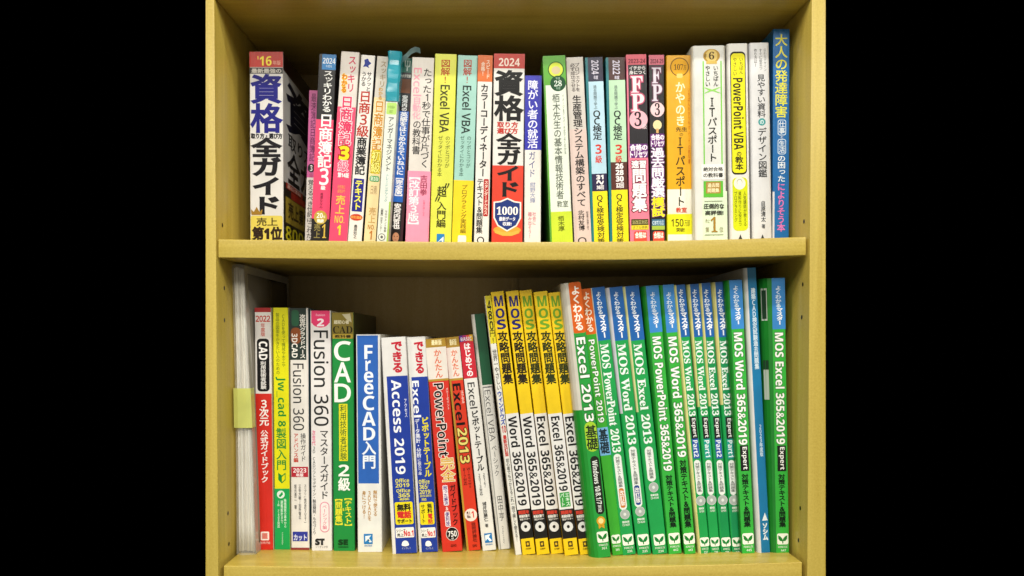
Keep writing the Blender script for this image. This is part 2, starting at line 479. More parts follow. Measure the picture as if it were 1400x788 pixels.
def d(f):
    f.R(.2, .99, 75, 96, '2a7cbc'); f.H('2024', .24, .96, 80, 88, 'e0e8f0'); f.H('年度版', .42, .78, 89.5, 93, 'c8dcec')
    f.V('スッキリわかる', .58, 97, 154, 13, 'e8e8e4', .04)
    f.R(0, 1, 164, 303, 'dc4068'); f.V('日商簿記', .58, 156, 230, 19, 'f4ecec', .035)
    f.H('3', .36, .84, 231, 253, 'f4ecec', 'R', .02); f.H('級', .45, .7, 254.5, 260, 'f4ecec', b=.03)
    f.V('滝澤ななみ', .5, 264, 286, 4.5, '7c1c38')
    f.R(0, 1, 300, 340, '1a1614'); f.O(.5, 298, 9, 9.5, 'b49a3c'); f.H('20', .28, .62, 292, 299, 'f4f0e0'); f.H('年', .64, .78, 295, 299, 'f4f0e0')
    f.H('連続', .3, .68, 300.5, 305, 'f4f0e0', b=.03); f.H('1', .62, .86, 307, 326, 'd0b048', 'S'); f.V('売上', .34, 307, 327, 9, '8c8048', .02)
book('up', 436, 460, 75, 425, 449.3, 0, '1a1718', 'black topped book with blue 2024 cap, crimson lower half and gold disc', d)

def d(f):
    f.R(0, 1, 147, 340, 'e2466c'); f.V('スッキリ', .64, 77, 127, 11, 'c83458', .03)
    f.V('わかる', .28, 102, 128, 7.5, 'c86018', .04, 'f0c030', .12)
    f.V('日商簿記', .5, 132, 200, 17, 'd83860', .035, 'f0dce0', .08)
    f.H('3', .28, .78, 201, 219, 'f4d820', 'B', .03, 'a83020'); f.V('級', .52, 220, 235, 14, 'e06080', .02, 'f2d0d8', .09)
    f.H('第14版', .26, .86, 237, 243.5, 'f4e8e8', b=.04)
    f.H('日商簿記', .3, .7, 254, 259, 'f0a060'); f.H('書籍部門', .3, .7, 260, 265, 'f0a060')
    f.V('売上', .5, 268, 294, 13, 'f2bc50', .03); f.H('NO.', .24, .78, 296, 306, 'f2bc50'); f.H('1', .42, .6, 309, 322, 'f4c838', b=.02)
book('up', 466.6, 491.6, 72, 449.8, 475, 0, 'd6cec6', 'leaning book, white at the head and rose pink below, with a big yellow 3', d, d=.058)

def d(f):
    f.P(.45, 88, [(-4, -5), (1, -7), (3, -3), (6, -1), (2, 3), (4, 6), (-1, 4), (-5, 5), (-3, 0)], '2a3a90')
    f.V('サクッと', .68, 99, 126, 7, '282828', .03); f.V('うかる', .3, 99, 119, 7, '282828', .03)
    f.V('日商3級', .5, 125, 188, 16.5, 'b4301c', .03); f.V('商業簿記', .5, 188, 240, 14, '1a1a1c', .045)
    f.R(.12, .86, 245, 290, '181c80'); f.V('テキスト', .5, 247, 288, 10.5, 'f0e848', .05)
    f.O(.5, 298, 8.5, 4.6, 'c23a20'); f.H('特別講義', .12, .88, 296, 300, 'f4c060'); f.V('桑原知之', .5, 308, 327, 5, '404040')
book('up', 494, 512, 76.5, 475.6, 495.8, 0, 'e2ded8', 'slim white leaning book with dark red and black characters and a navy box', d, d=.058, right='20243c')

def d(f):
    f.R(0, 1, 134, 340, 'e6cf9c'); f.V('スッキリ', .6, 84, 120, 9, '9c8460', .02); f.V('わかる', .52, 120, 137, 6, 'c89018', .05)
    f.V('日商簿記', .5, 138, 207, 13.5, 'cc8a1c', .03, 'f4e8cc', .08)
    f.R(.12, .95, 206, 238, 'e2cc1c', 2); f.V('初級', .53, 207, 237, 13, 'f4ec80', .02, '9a8010', .08)
    f.R(.1, .95, 241, 249, '4c9a5c', 3); f.H('第3版', .18, .88, 242, 248, 'f0f0e0')
    f.H('日商', .28, .8, 254, 266, 'a89068'); f.V('売上', .55, 284, 306, 10, 'c49a58', .01); f.H('NO.', .25, .85, 308, 314.5, 'b88848'); f.H('1', .42, .66, 316, 328, 'b8742c')
book('up', 515.6, 531, 78, 497.6, 514.4, 0, 'cbc4b8', 'narrow beige leaning book with orange characters and a yellow block', d, d=.06)

def d(f):
    f.R(.1, .96, 141, 157, 'b4da70', 2); f.H('令和最新', .2, .8, 145, 149, '6a8a40'); f.H('改訂', .35, .65, 151, 155, '6a8a40')
    f.V('アンガーマネジメント', .55, 160, 235, 8, '30302e', .02); f.V('トレーニングブック', .55, 238, 277, 4.5, '60a0a0')
    f.R(.86, 1, 276, 340, '9cba48'); f.V('【編著】日本アンガー', .3, 284, 318, 3.4, '505050'); f.V('マネジメント協会', .66, 288, 318, 3.4, '505050')
    f.O(.42, 325, 5, 5, '606060'); f.O(.42, 325, 4, 4, 'dde1d8'); f.O(.42, 325, 2, 2, '606060')
def ex(o, f, w_, h_, D_):
    m = mat('2c98aa', 'plastic'); b_ = MB()
    z0, z1 = f.Y(139), f.Y(71)
    P = [(-.0007, D_ * .6), (-.0009, .001), (.001, -.0011), (w_ - .001, -.0011), (w_ + .0009, .001), (w_ + .0007, D_ * .6)]
    zs_ = np.linspace(z0, z1, 12)
    for j in range(11):
        for a, c in zip(P[:-1], P[1:]):
            q = lambda p, z, s_: (p[0] + .0004 * math.sin(z * 290 + p[0] * 300), p[1] - .00012 * (math.sin(z * 310 + p[0] * 400) + math.sin(z * 830 + 1)), z)
            b_.quad(q(a, zs_[j], 0), q(c, zs_[j], 0), q(c, zs_[j + 1], 0), q(a, zs_[j + 1], 0), m)
    b_.build('plastic_sleeve', o)
    b_ = MB(); m = mat('6a8484', 'plastic'); pts = [(.006, .012, h_ - .003), (.013, .010, h_ - .001), (.018, .008, h_ + .003), (.022, .009, h_ + .0085), (.027, .010, h_ + .0115), (.032, .012, h_ + .011)]
    for i in range(5):
        (x0, y0, a0), (x1, y1, a1) = pts[i], pts[i + 1]
        b_.quad((x0, y0, a0), (x1, y1, a1), (x1 + .001, y1 + .001, a1 - .0055), (x0 + .001, y0 + .001, a0 - .0055), m)
        b_.quad((x0 + .001, y0 + .0014, a0 - .0055), (x1 + .001, y1 + .0014, a1 - .0055), (x1, y1 + .0004, a1), (x0, y0 + .0004, a0), m)
    b_.build('bookmark_ribbon', o)
book('up', 532, 547.3, 73, 515, 531.7, 0, 'dde1d8', 'white leaning book with teal plastic sleeve and a ribbon at its top', d, d=.05, extra=ex)

def d(f):
    f.R(.02, .8, 80, 100, '1c6656'); f.P(.42, 84, [(-4, 0), (-2.6, 0), (-2.4, 6), (-.7, 7), (-.7, 0), (.7, 0), (.7, 7), (2.4, 6), (2.6, 0), (4, 0), (3.6, 8), (.8, 9), (.8, 14), (-.8, 14), (-.8, 9), (-3.6, 8)], 'c8d8d0')
    f.H('大学受験', .04, .76, 102.5, 107, 'd8d4cc', b=.03); f.R(0, .8, 109, 128, '7a4c34', 1)
    f.V('安河内の', .4, 131, 153, 7.5, 'e4e4e4', .06)
    f.R(0, .8, 153, 277, '1c62c0'); f.V('英語をはじめからていねいに【完全版】', .4, 154, 273, 10, 'f0f4fa', .06)
    f.R(.8, 1, 80, 340, '3a1420'); f.V('安河内哲也', .4, 279, 314, 9.5, 'ececec', .06)
    f.O(.42, 323, 6.5, 9, '1a1210'); f.O(.42, 325.5, 4.6, 6.8, 'b88464'); f.O(.3, 324, .8, .6, '2a1a14'); f.O(.54, 324, .8, .6, '2a1a14'); f.R(.34, .5, 328.5, 329.4, '7a3c30')
book('up', 551, 564, 80, 534, 554, 0, '141319', 'black leaning book with a bright blue panel and small portrait at its foot', d, d=.07)

def d(f):
    f.V('たった1秒で仕事が片づく', .72, 94, 230, 12, '242222', .02)
    f.S('Excel', .28, 94, 132, 11, 'ec98aa', 'R', .012); f.V('自動化', .28, 133, 164, 11.5, 'ee9cb0', .02); f.V('の教科書', .32, 165, 212, 11.5, '242222', .015)
def bd(f):
    f.V('吉田拳', .72, 240, 268, 10, '8a2440', .02); f.V('【改訂第3版】', .3, 236, 315, 15, 'fae4ea', .035); f.V('仕事が速くなる', .76, 274, 296, 3, 'e0607c')
book('up', 563.6, 592.4, 79.5, 555, 587, 0, 'd9d2ca', 'pale grey book with pink and black characters and a pink paper band', d, band=(234.6, 340, 'f092ae', bd), d=.06)

def d(f):
    f.V('図解', .5, 82, 104, 13, 'b2321c', .02); f.V('!', .5, 104, 115, 10, 'b2321c'); f.S('Excel VBA', .52, 117, 182, 13, '3a3a14', 'R', .02)
    f.V('のツボとコツが', .7, 186, 230, 6.5, '686820'); f.V('ゼッタイにわかる本', .36, 186, 242, 6.5, '686820')
    f.H('〃', .62, .84, 251, 257, '38380f', b=.03); f.V('超', .5, 255, 270, 13, '34340f', .03); f.H('〃', .2, .42, 270, 276, '38380f', b=.03)
    f.V('入門編', .5, 276, 312, 13, '34340f', .025); f.R(.32, .68, 320.5, 338, '1c7cc0'); f.P(.5, 329, [(-4, 3), (4, -5), (4, 4), (1, 0)], 'e8f0f8')
book('up', 595, 624.6, 74.5, 587.6, 617, 0, 'd6d94c', 'lime yellow book all in one colour, beside a pale teal and yellow twin', d, d=.058)

def d(f):
    f.R(0, 1, 247, 340, 'ecce1c')
    f.V('図解', .5, 82, 104, 12, 'b2321c', .02); f.V('!', .5, 104, 115, 9, 'b2321c'); f.S('Excel VBA', .52, 118, 183, 12, '24342f', 'R', .02)
    f.V('のツボとコツが', .7, 186, 230, 6, '4a6a60'); f.V('ゼッタイにわかる本', .36, 186, 242, 6, '4a6a60')
    f.V('プログラミング実践編', .55, 253, 320, 8, '786410', .015); f.R(.3, .72, 322.5, 338, 'ecE6dc'.lower(), 2)
book('up', 626.3, 651.6, 76.5, 617.8, 646.7, 0, '9ccabe', 'book pale teal above and bright yellow below, right of the lime one', d, d=.058)

def d(f):
    f.R(0, 1, 70, 112, 'd2641a'); f.V('スピード', .7, 82, 108, 5.5, 'f0dcc8', .03); f.V('合格!', .36, 85, 104, 5.5, 'f0dcc8', .03)
    f.V('カラーコーディネーター', .5, 115, 242, 11, '222020', .045)
    f.V('テキスト&問題集', .34, 244, 320, 9, '24201e', .03); f.R(.58, .92, 245, 296, 'b02420', 1.5); f.V('スタンダードクラス', .75, 247, 294, 5.5, 'f4d8c8', .04)
    f.O(.45, 329, 5, 5, '303030'); f.O(.45, 329, 3.4, 3.4, 'e2ded8')
book('up', 653.5, 673.4, 76, 648, 668.5, 0, 'e2ded8', 'slim white book with an orange cap and a small red upright tag', d, d=.056)

def d(f):
    f.R(0, 1, 70, 94, 'ba2a1c'); f.H('2024', .16, .84, 80, 91, 'f2dcd0', 'B')
    f.R(0, 1, 226.5, 340, 'd63e28')
    f.V('資格', .5, 97, 166, 38, '151414', .055); f.H('取り方', .14, .8, 167, 174.5, 'c0342a', b=.04); f.H('選び方', .14, .8, 175.5, 183, 'c0342a', b=.04)
    f.V('全ガイド', .52, 183, 270, 32, '191717', .065)
    sh = [(-17, -16), (-9, -17), (0, -21), (9, -17), (17, -16), (17, 4), (12, 14), (0, 21), (-12, 14), (-17, 4)]
    f.O(.5, 315, 19, 6, 'd8a038'); f.P(.5, 294, [(a * 1.12, b * 1.1) for a, b in sh], 'e8e4dc'); f.P(.5, 294, sh, '1e3478')
    f.H('1000', .16, .84, 283, 294, 'f8f4ec', 'S', .01); f.H('最新データ', .24, .76, 297, 302.5, 'e8e8f0', b=.03); f.H('収録!', .36, .64, 304, 309, 'e8e8f0', b=.03)
    f.P(.5, 318, [(-16, -3), (-6, 0), (6, 0), (16, -3), (17, 1), (6, 5), (-6, 5), (-17, 1)], 'e0b048')
book('up', 675.3, 717, 74, 672, 715, 0, 'e0dcd6', 'thick white and red book with a red 2024 cap and a navy shield', d, d=.055, r=.0012)

def d(f):
    f.R(0, 1, 98, 205, '2a2aa8'); f.V('障がい者の就活', .48, 110, 203, 14, 'e6e6fa', .03)
    f.V('ガイド', .45, 207, 243, 9.5, '50588c', .01); f.V('紺野大輝', .5, 249, 278, 7.5, '8890b0'); f.V('社会に', .6, 290, 308, 5, 'd06474'); f.V('踏み出そう!', .34, 290, 326, 5, 'd06474')
book('up', 717.8, 738.5, 103.6, 716.6, 741.4, 0, 'e4ded8', 'short book, royal blue above and white below, under the dark gap', d, d=.058)

def d(f):
    f.R(0, 1, 70, 117, '56a22a'); f.R(0, 1, 290, 340, 'c6da34'); f.R(0, .07, 70, 340, '56a22a')
    f.O(.56, 96, 11, 11, '2c5a20'); f.O(.56, 96, 9.6, 9.6, 'ccd848'); f.O(.56, 97, 6, 5.4, 'c8b890'); f.O(.63, 115, 10.6, 10.6, '174a2a'); f.H('28', .46, .8, 111, 119, 'dce8dc', 'S'); f.H('平成', .53, .73, 106.5, 110, 'a8c8b0'); f.H('年度', .53, .73, 120, 123.5, 'a8c8b0')
    f.V('栢木先生の基本情報技術者', .52, 129, 273, 10.5, '5c6458', .01); f.V('イメージ&クレバー方式でよくわかる', .83, 130, 212, 3, '8a9484')
    f.H('教室', .36, .86, 275, 284, '5c6458'); f.V('栢木厚', .52, 296, 317, 9, '606c14', .01)
book('up', 742, 771.8, 77, 752.5, 784, 0, 'e2e8da', 'leaning pale book framed in leaf green with two round badges, right of the dark gap', d, left='3f9420', d=.05, r=.002)

def d(f):
    f.R(0, 1, 177, 340, 'd6c0b8'); f.V('プロジェクトを', .62, 87, 126, 6.5, '443a38', .03); f.V('必ず成功させる', .36, 87, 126, 6.5, '443a38', .03)
    f.V('生産管理システム構築のすべて', .52, 131, 283, 12.5, '24201f', .03); f.V('北村友博', .46, 288, 316, 8.5, '24201f', .03); f.V('製造業の現場で使う', .82, 290, 316, 3, '6a5a56'); f.O(.45, 330, 6, 5, '3a3430'); f.O(.45, 330, 4.2, 3.6, 'd6c0b8')
book('up', 773.7, 797, 79, 785.4, 809, 0, 'cdc6be', 'leaning greyish pink book with plain black characters', d, d=.056)

def qc(yr, c1, c2, c3, y1, y2, y3, rows):
    def d(f):
        f.R(0, .14, 70, 340, '17747c'); f.R(.14, 1, 70, y1, c1); f.S(yr, .55, 83, 102, 10, 'd8d4e4', 'B'); f.H('年度', .45, .7, 104, 109, 'c8c4d4', b=.03)
        f.R(.14, 1, y1, y2, c2); f.V('過去問題で学ぶ', .5, 117, 150, 4.5, '4c585c', .02); f.V('QC検定', .55, 151, 192, 12, '16181a', .035)
        f.H('3', .4, .76, 198, 211, 'd63420'); f.V('級', .57, 213, 223.5, 9, 'd63420', .03)
        f.R(.14, 1, y2, y3, c3); n = len(rows)
        for i, t in enumerate(rows): f.H(t, .4, .8, y2 + 2 + i * (y3 - y2 - 3) / n, y2 + 2 + (i + .8) * (y3 - y2 - 3) / n, 'f0eaea', 'B', .03)
        f.R(.14, 1, y3, 340, 'ead814'); f.V('QC検定受検対策', .55, y3 + 5, 335, 10, '2a2814', .025)
    return d
book('up', 800, 823, 79, 809, 833.4, 0, '17747c', 'leaning book of navy, pale blue and yellow blocks with a teal edge', qc('2024', '1e1c38', 'b6d6e6', '241c44', 112, 238, 262, ['31', '〜', '36回']), d=.056)
book('up', 828, 853.4, 79, 833.8, 860, 0, '17747c', 'book of maroon, pale green and yellow blocks with a teal edge', qc('2022', '44221e', 'b8dcb8', '54281e', 110, 222, 260, ['26', '28', '30', '32回']), d=.056)

def d(f):
    f.R(.08, 1, 89, 216, '1e1a20'); f.R(0, 1, 70, 89, 'd65a6c'); f.H('2023-24', .1, .95, 81, 87, '5c1420')
    f.H('イチから', .14, .94, 91, 96, 'e8e4e4', b=.03); f.H('身につく', .14, .94, 97, 102, 'e8e4e4', b=.03)
    f.H('F', .22, .78, 105, 127, 'f4e0e4', 'S', .01, 'c05070', .05); f.H('P', .22, .84, 129, 152, 'f4e0e4', 'S', .01, 'c05070', .05)
    f.O(.55, 164, 12.5, 12.5, 'f2b4c0'); f.H('3', .34, .7, 153, 173, '241a20', 'S'); f.H('級', .74, .95, 170, 177, 'f2d0d8')
    f.R(.06, .98, 197, 216, '6a2a78', 2); f.H('合格の', .1, .95, 198, 206, 'f4e8f4', b=.05); f.H('トリセツ', .1, .95, 207.5, 215.5, 'f4e8f4', b=.05)
    f.H('速習', .16, .86, 220, 230, 'f8eef0', 'B', .04, '7c2a44', .08); f.V('問題集', .52, 231, 290, 19.5, 'f8eef0', .05, '7c2a44', .08)
    f.R(.08, .94, 300, 308.5, '4a4418'); f.H('法改正対応', .12, .9, 301.5, 307, 'c8c080'); f.R(.08, .94, 308.5, 314.5, 'e2d034'); f.H('ダブル特典', .14, .88, 309.5, 313.5, '4a4010')
    f.R(.2, .84, 316.5, 338, 'e0503c', 3); f.H('合格は', .26, .8, 318, 326, 'f8e8e0', b=.05)
book('up', 856, 883.6, 75, 861.4, 888.6, 0, 'ee7c94', 'pink-edged black book with a large pink disc, wider of the two with serif capitals', d, d=.056)

def d(f):
    f.R(0, 1, 70, 89, 'cc6478'); f.H('2024-25', .1, .95, 81, 87, '541824')
    f.H('F', .2, .78, 93, 114, 'd8d0dc', 'S', .01, '6a3c54', .05); f.H('P', .2, .84, 116, 138, 'd8d0dc', 'S', .01, '6a3c54', .05)
    f.O(.53, 150, 9.5, 10, 'f0ccd0'); f.H('3', .36, .7, 141, 158, '241a20', 'S')
    f.O(.52, 171, 6, 6.5, 'ecd8a4'); f.R(.44, .6, 176, 182, 'd8a868')
    f.R(.04, .98, 183, 201, '6a2a78', 2); f.H('合格の', .1, .95, 184, 191.5, 'f4e8f4', b=.05); f.H('トリセツ', .1, .95, 193, 200, 'f4e8f4', b=.05)
    f.V('過去問厳選', .52, 202, 270, 17.5, 'f2eaf4', .05, '70307c', .08); f.V('模試', .52, 270, 297, 17.5, 'f0e224', .05, '70307c', .08)
    f.R(.1, .94, 300, 309, '386a8c'); f.H('CBT対応', .14, .9, 301.5, 308, 'd8e8f0'); f.R(.1, .94, 309, 314.5, 'a0b840'); f.R(.16, .9, 316.5, 338, 'e0503c', 3); f.H('合格は', .22, .84, 318, 326, 'f8e8e0', b=.05)
book('up', 887, 907.3, 75.5, 889.4, 910.6, 0, '1d1a1e', 'slim black book with pale disc and yellow characters beside the amber book', d, d=.056)

def d(f):
    f.R(0, 1, 259, 340, 'e8e4d4')
    f.O(.52, 92, 12.8, 12.8, '6a4a10'); f.O(.52, 92, 11.6, 11.6, 'e2a618'); f.H('107', .3, .66, 88, 96, '6a4a10', 'S'); f.H('万', .68, .78, 90, 96, '6a4a10'); f.R(.4, .64, 101, 107, 'e8ca70', 2)
    f.V('かやのき', .54, 112, 173, 13.5, 'f8f0c4', .03); f.H('先生', .36, .8, 174, 180, '5a4a20', b=.02); f.H('の', .5, .64, 182, 186, '5a4a20')
    f.V('IT', .52, 187, 213, 13, '2a2814', .015); f.V('パスポート', .52, 213, 283, 13, '2a2814', .02); f.V('いちばんわかりやすいITの教科書', .88, 120, 224, 3, 'c87018')
    f.H('教室', .34, .76, 284, 291, 'd0482c', b=.02)
def bd(f):
    f.R(0, 1, 321, 340, 'e8e8dc'); f.H('150', .15, .62, 300, 310, '4c4612', 'R', .02); f.H('万部', .66, .88, 301, 310, '4c4612'); f.H('突破!', .34, .68, 312, 317.5, '4c4612', b=.02)
book('up', 911, 945.5, 76, 913, 947.4, 0, 'e4a814', 'thick amber book with a ring badge and a lime paper band at its foot', d, band=(293, 340, 'dfdc18', bd), d=.055, r=.0012)

def d(f):
    f.R(.26, 1, 262, 340, 'd6e6c8'); f.R(.31, .35, 84, 226, '74c43c'); f.R(.84, .88, 84, 226, '74c43c')
    f.P(.585, 124, [(-12, -4), (-9, -4), (0, -1), (9, -4), (12, -4), (4, 0), (12, 4), (9, 4), (0, 1), (-9, 4), (-12, 4), (-4, 0)], '90d060')
    f.O(.58, 77, 11.5, 9.5, 'b8923c'); f.O(.58, 77, 8, 8.6, 'dcc070'); f.R(.42, .74, 84, 88, 'd0b050'); f.H('6', .5, .66, 71.5, 82, '3c2a10', 'S'); f.H('年', .36, .44, 74, 80, '5a4418')
    f.V('いちばん', .7, 90, 119, 7, '34362e', .02); f.V('やさしい', .46, 90, 119, 7, '34362e', .02)
    f.V('IT', .58, 133, 161, 12.5, '20241c', .02); f.V('パスポート', .58, 161, 222, 13, '20241c', .02)
    f.R(.24, .92, 225, 246, 'eceae4', 1); f.H('絶対合格', .3, .88, 229, 234.5, '3c3c38', b=.03); f.H('の教科書', .3, .88, 237, 243, '3c3c38', b=.03)
    f.R(.3, .88, 248, 270, '5ab430'); f.R(.37, .81, 249, 265, 'a8843c', 1); f.H('過去問', .42, .76, 251, 256.5, 'e8dcb0', b=.03); f.H('問題集', .42, .76, 258, 263.5, 'e8dcb0', b=.03)
    f.R(.32, .86, 275, 276, 'a0a890'); f.H('圧倒的な', .3, .9, 279, 286, '40423a', b=.03); f.H('高評価!', .34, .88, 288.5, 294.5, '40423a', b=.03)
    f.H('1', .5, .7, 297, 318, 'a07828', 'S'); f.H('第', .34, .45, 311, 318, '8a7a50'); f.H('位', .76, .87, 311, 318, '8a7a50'); f.H('売上', .34, .47, 300, 305, '8a7a50'); f.R(.32, .88, 321, 322, 'a0a890')
book('up', 946, 991, 63, 949, 995.8, 0, 'dadad4', 'thick white book with rounded spine, green frame lines and a gold medal', d, d=.045, r=.004)

def d(f):
    f.R(.13, .87, 71, 239, '2a2810', 6); f.R(.17, .83, 73.5, 236.5, 'e4dc1c', 5)
    f.V('いちばん', .66, 79, 102, 5.5, '6a6414', .02); f.V('やさしい', .36, 79, 104, 5.5, '6a6414', .02)
    f.S('PowerPoint VBA', .5, 107, 205, 14, '24220e', 'B'); f.V('の', .5, 207, 214, 7, '24220e', .03); f.V('教本', .5, 214, 233, 11, '24220e', .03)
    f.R(.16, .88, 243, 316, 'ccd414', 6); f.O(.5, 251, 8, 8.4, 'e6e6d4'); f.O(.5, 249, 4, 4.4, 'b8b8a4'); f.O(.5, 250, 3, 3.6, 'eae8dc')
    f.V('人気講師が教える', .74, 262, 310, 4.2, '5c600c'); f.V('資料作りに役立つ', .5, 262, 310, 4.2, '5c600c'); f.V('プログラミング', .3, 262, 304, 4.2, '5c600c'); f.P(.5, 326, [(-4, 5), (0, -5), (4, 5)], '3a3a34')
book('up', 994, 1022.7, 60, 998, 1026.6, 0, 'dcdad4', 'white book with a black outlined yellow panel and a lime panel below', d, d=.045, r=.003)

def d(f):
    f.V('伝わるデザイン', .78, 67, 98, 3.6, '707070'); f.V('すぐに役立つ', .56, 67, 96, 4.2, '505050', .02); f.V('作り方は?', .3, 67, 92, 4.2, '505050', .02)
    f.V('見やすい資料', .56, 102, 161, 11, '303234', .02); f.O(.57, 167, 5, 5, '3c9898'); f.V('の', .57, 163.5, 170.5, 6, 'e8f4f4', .03); f.V('デザイン図鑑', .57, 175, 243, 12, '303234', .02)
    f.V('自原清太', .56, 275, 304, 6.5, '34363a', .02); f.V('著', .56, 307, 313, 5, '34363a'); f.P(.5, 326, [(-4, 5), (0, -5), (4, 5)], '3a3a34')
book('up', 1024.4, 1053.5, 59, 1029, 1054.2, 0, 'd6d6d8', 'plain pale grey book with black characters and one teal dot', d, d=.045, r=.0025)

def d(f):
    f.R(0, .12, 262, 340, 'dcdce0'); f.V('大人の発達障害', .5, 47, 161, 17, 'e6e244', .02)
    for a, c, t in ((163.5, 185, '仕事'), (190, 211, '生活')):
        f.R(.3, .8, a, c, 'd4e4f0', 3); f.R(.34, .76, a + 1, c - 1, '1b68ac', 2.4); f.V(t, .55, a + 2, c - 2, 8.5, 'e6eef6', .02)
    f.V('と', .55, 185.5, 189.5, 5, 'e6eef6'); f.V('の困った', .53, 212, 249, 11, 'e8f0f8', .025); f.V('によりそう本', .52, 250, 317, 11, 'dc74b4', .035)
book('up', 1057, 1080.5, 40, 1056, 1078, 0, '1b68ac', 'tallest upper book, deep blue with yellow and pink characters, at the right end', d, d=.05, left='2468a0')

# ------------------------------------------------------------------ lower shelf
def d(f):
    f.R(0, 1, 419, 427, 'a82828'); f.H('2022', .08, .94, 432, 440, 'c0321e', 'R', .03); f.V('年度版', .5, 442, 460, 6, 'c43c28', .02)
    f.R(.12, .88, 463, 535, '141214', 5); f.S('CAD', .5, 467, 492, 11.5, 'f0ece8', 'B', .01); f.V('利用技術者試験', .5, 494, 532, 7.5, 'dcd8d4', .045)
    f.R(0, 1, 538, 770, 'd02a1e'); f.V('3次元', .52, 546, 582, 13, 'f4ece8', .04); f.V('公式ガイドブック', .52, 588, 660, 10.5, 'f4e8e4', .04)
    f.R(.24, .76, 727, 739, 'f0e4dc', 1.5); f.R(.32, .66, 729, 737, 'd8786c'); f.H('技術評論', .22, .82, 740.5, 744, 'f0c8c0')
book('low', 348, 370, 421, 351.5, 374, 752, 'e2dcd6', 'red book with white upper part and black capsule beside the document file', d, D=.182)

def d(f):
    f.V('CADを使って機械や木工や', .68, 430, 502, 5, '6c7a14'); f.V('製品の図面をかきたい人のための', .3, 428, 512, 5, '5c6c14')
    f.S('Jw_cad 8', .48, 515, 583, 14, '1c8a34', 'B'); f.V('製図入門', .48, 585, 643, 14, '1c8a34', .02)
    f.P(.5, 653, [(-5, -7), (0, -3), (5, -7), (5, 3), (0, 8), (-5, 3)], '1c8a34'); f.P(.5, 653, [(0, -1), (4, -4.5), (4, 2.4), (0, 6)], 'e4e010')
    f.R(0, 1, 668, 770, '14a050'); f.O(.42, 676, 5.4, 5.4, 'e0ece0'); f.P(.42, 676, [(-3, 2), (2, -4), (3, 0), (-1, 4)], '14a050')
    f.V('機械図面の基本から', .7, 682, 722, 3.4, 'd0ecd4', .03); f.V('建築設計まで', .48, 684, 716, 3.4, 'd0ecd4', .03); f.V('Jw_cad8対応', .26, 684, 722, 3.4, 'd0ecd4', .03); f.S('X-Knowledge', .5, 728, 745, 2.6, 'c8e8d0', 'R')
book('low', 373, 394, 421, 376, 396.5, 751.5, 'e2de0c', 'bright yellow book with green lettering and a green foot', d, right='dcd8c8', D=.182)

def d(f):
    f.R(0, .9, 416, 492, '22302a'); f.R(.05, .6, 448, 470, '8a4c28', 6); f.R(.1, .5, 424, 446, '2c5a40', 4)
    f.S('3DCAD', .26, 456, 489, 8, 'f0ece4', 'B'); f.V('次世代クラウドベース', .7, 430, 490, 8, 'e8e4dc', .045)
    f.S('Fusion 360', .46, 497, 588, 15, '262626', 'R', .004); f.V('操作ガイド', .7, 592, 631, 7.5, '484848', .01); f.V('アドバンス編', .3, 592, 632, 6.5, 'c23c28', .03)
    f.R(.04, .96, 638, 652, 'b02434'); f.H('2023', .14, .86, 640, 646, 'f4e8e8'); f.H('年版', .3, .7, 647, 651.4, 'f4e8e8', b=.03)
    f.V('スリプリ(株式会社VOST)', .8, 662, 716, 3.4, '484848'); f.V('三谷大暁/別所智広', .5, 662, 710, 3.4, '484848'); f.V('坂元浩二 著', .26, 662, 696, 3.4, '484848')
    f.R(.1, .92, 727, 740, '2a3494'); f.H('カット', .16, .86, 731, 739, 'd8dcf0', b=.03); f.R(0, 1, 749, 770, '8a3434')
book('low', 396, 421, 421.5, 398, 423, 752, 'ded9d2', 'white book with a dark photo cap and a small red box near its foot', d, D=.182, right='3c6478', r=.0016)

def d(f):
    f.R(.05, .95, 420, 442, 'dc3c6c'); f.O(.5, 439, 12.3, 9, 'dc3c6c'); f.H('2', .34, .66, 436, 446, 'f4e4ea', 'B', .02); f.H('Fusion', .28, .72, 429, 432.5, 'f0b0c4')
    f.S('Fusion 360', .52, 452, 582, 20, '242424', 'R', .008); f.V('マスターズガイド', .64, 587, 683, 12, '242424', .02)
    f.V('次世代', .14, 588, 609, 4.6, 'd86088', .03); f.V('3D CADソフトでデザイン・製品開発・ものづくり', .15, 610, 731, 4.6, '484848', .02)
    f.R(.42, .88, 686, 728, 'd890a0', 6); f.R(.46, .84, 687.4, 726.6, 'e6dcdc', 5); f.V('ベーシック編', .65, 690, 724, 6, 'd0607c', .01)
    f.H('ST', .2, .62, 737, 745, '262626', 'B', .06); f.H('ソーテック社', .2, .8, 746.5, 749.5, '484848')
book('low', 424, 452, 425, 426, 454.4, 753, 'e0dcda', 'white book with a rounded pink cap and very large black lettering', d, D=.182, r=.0014)

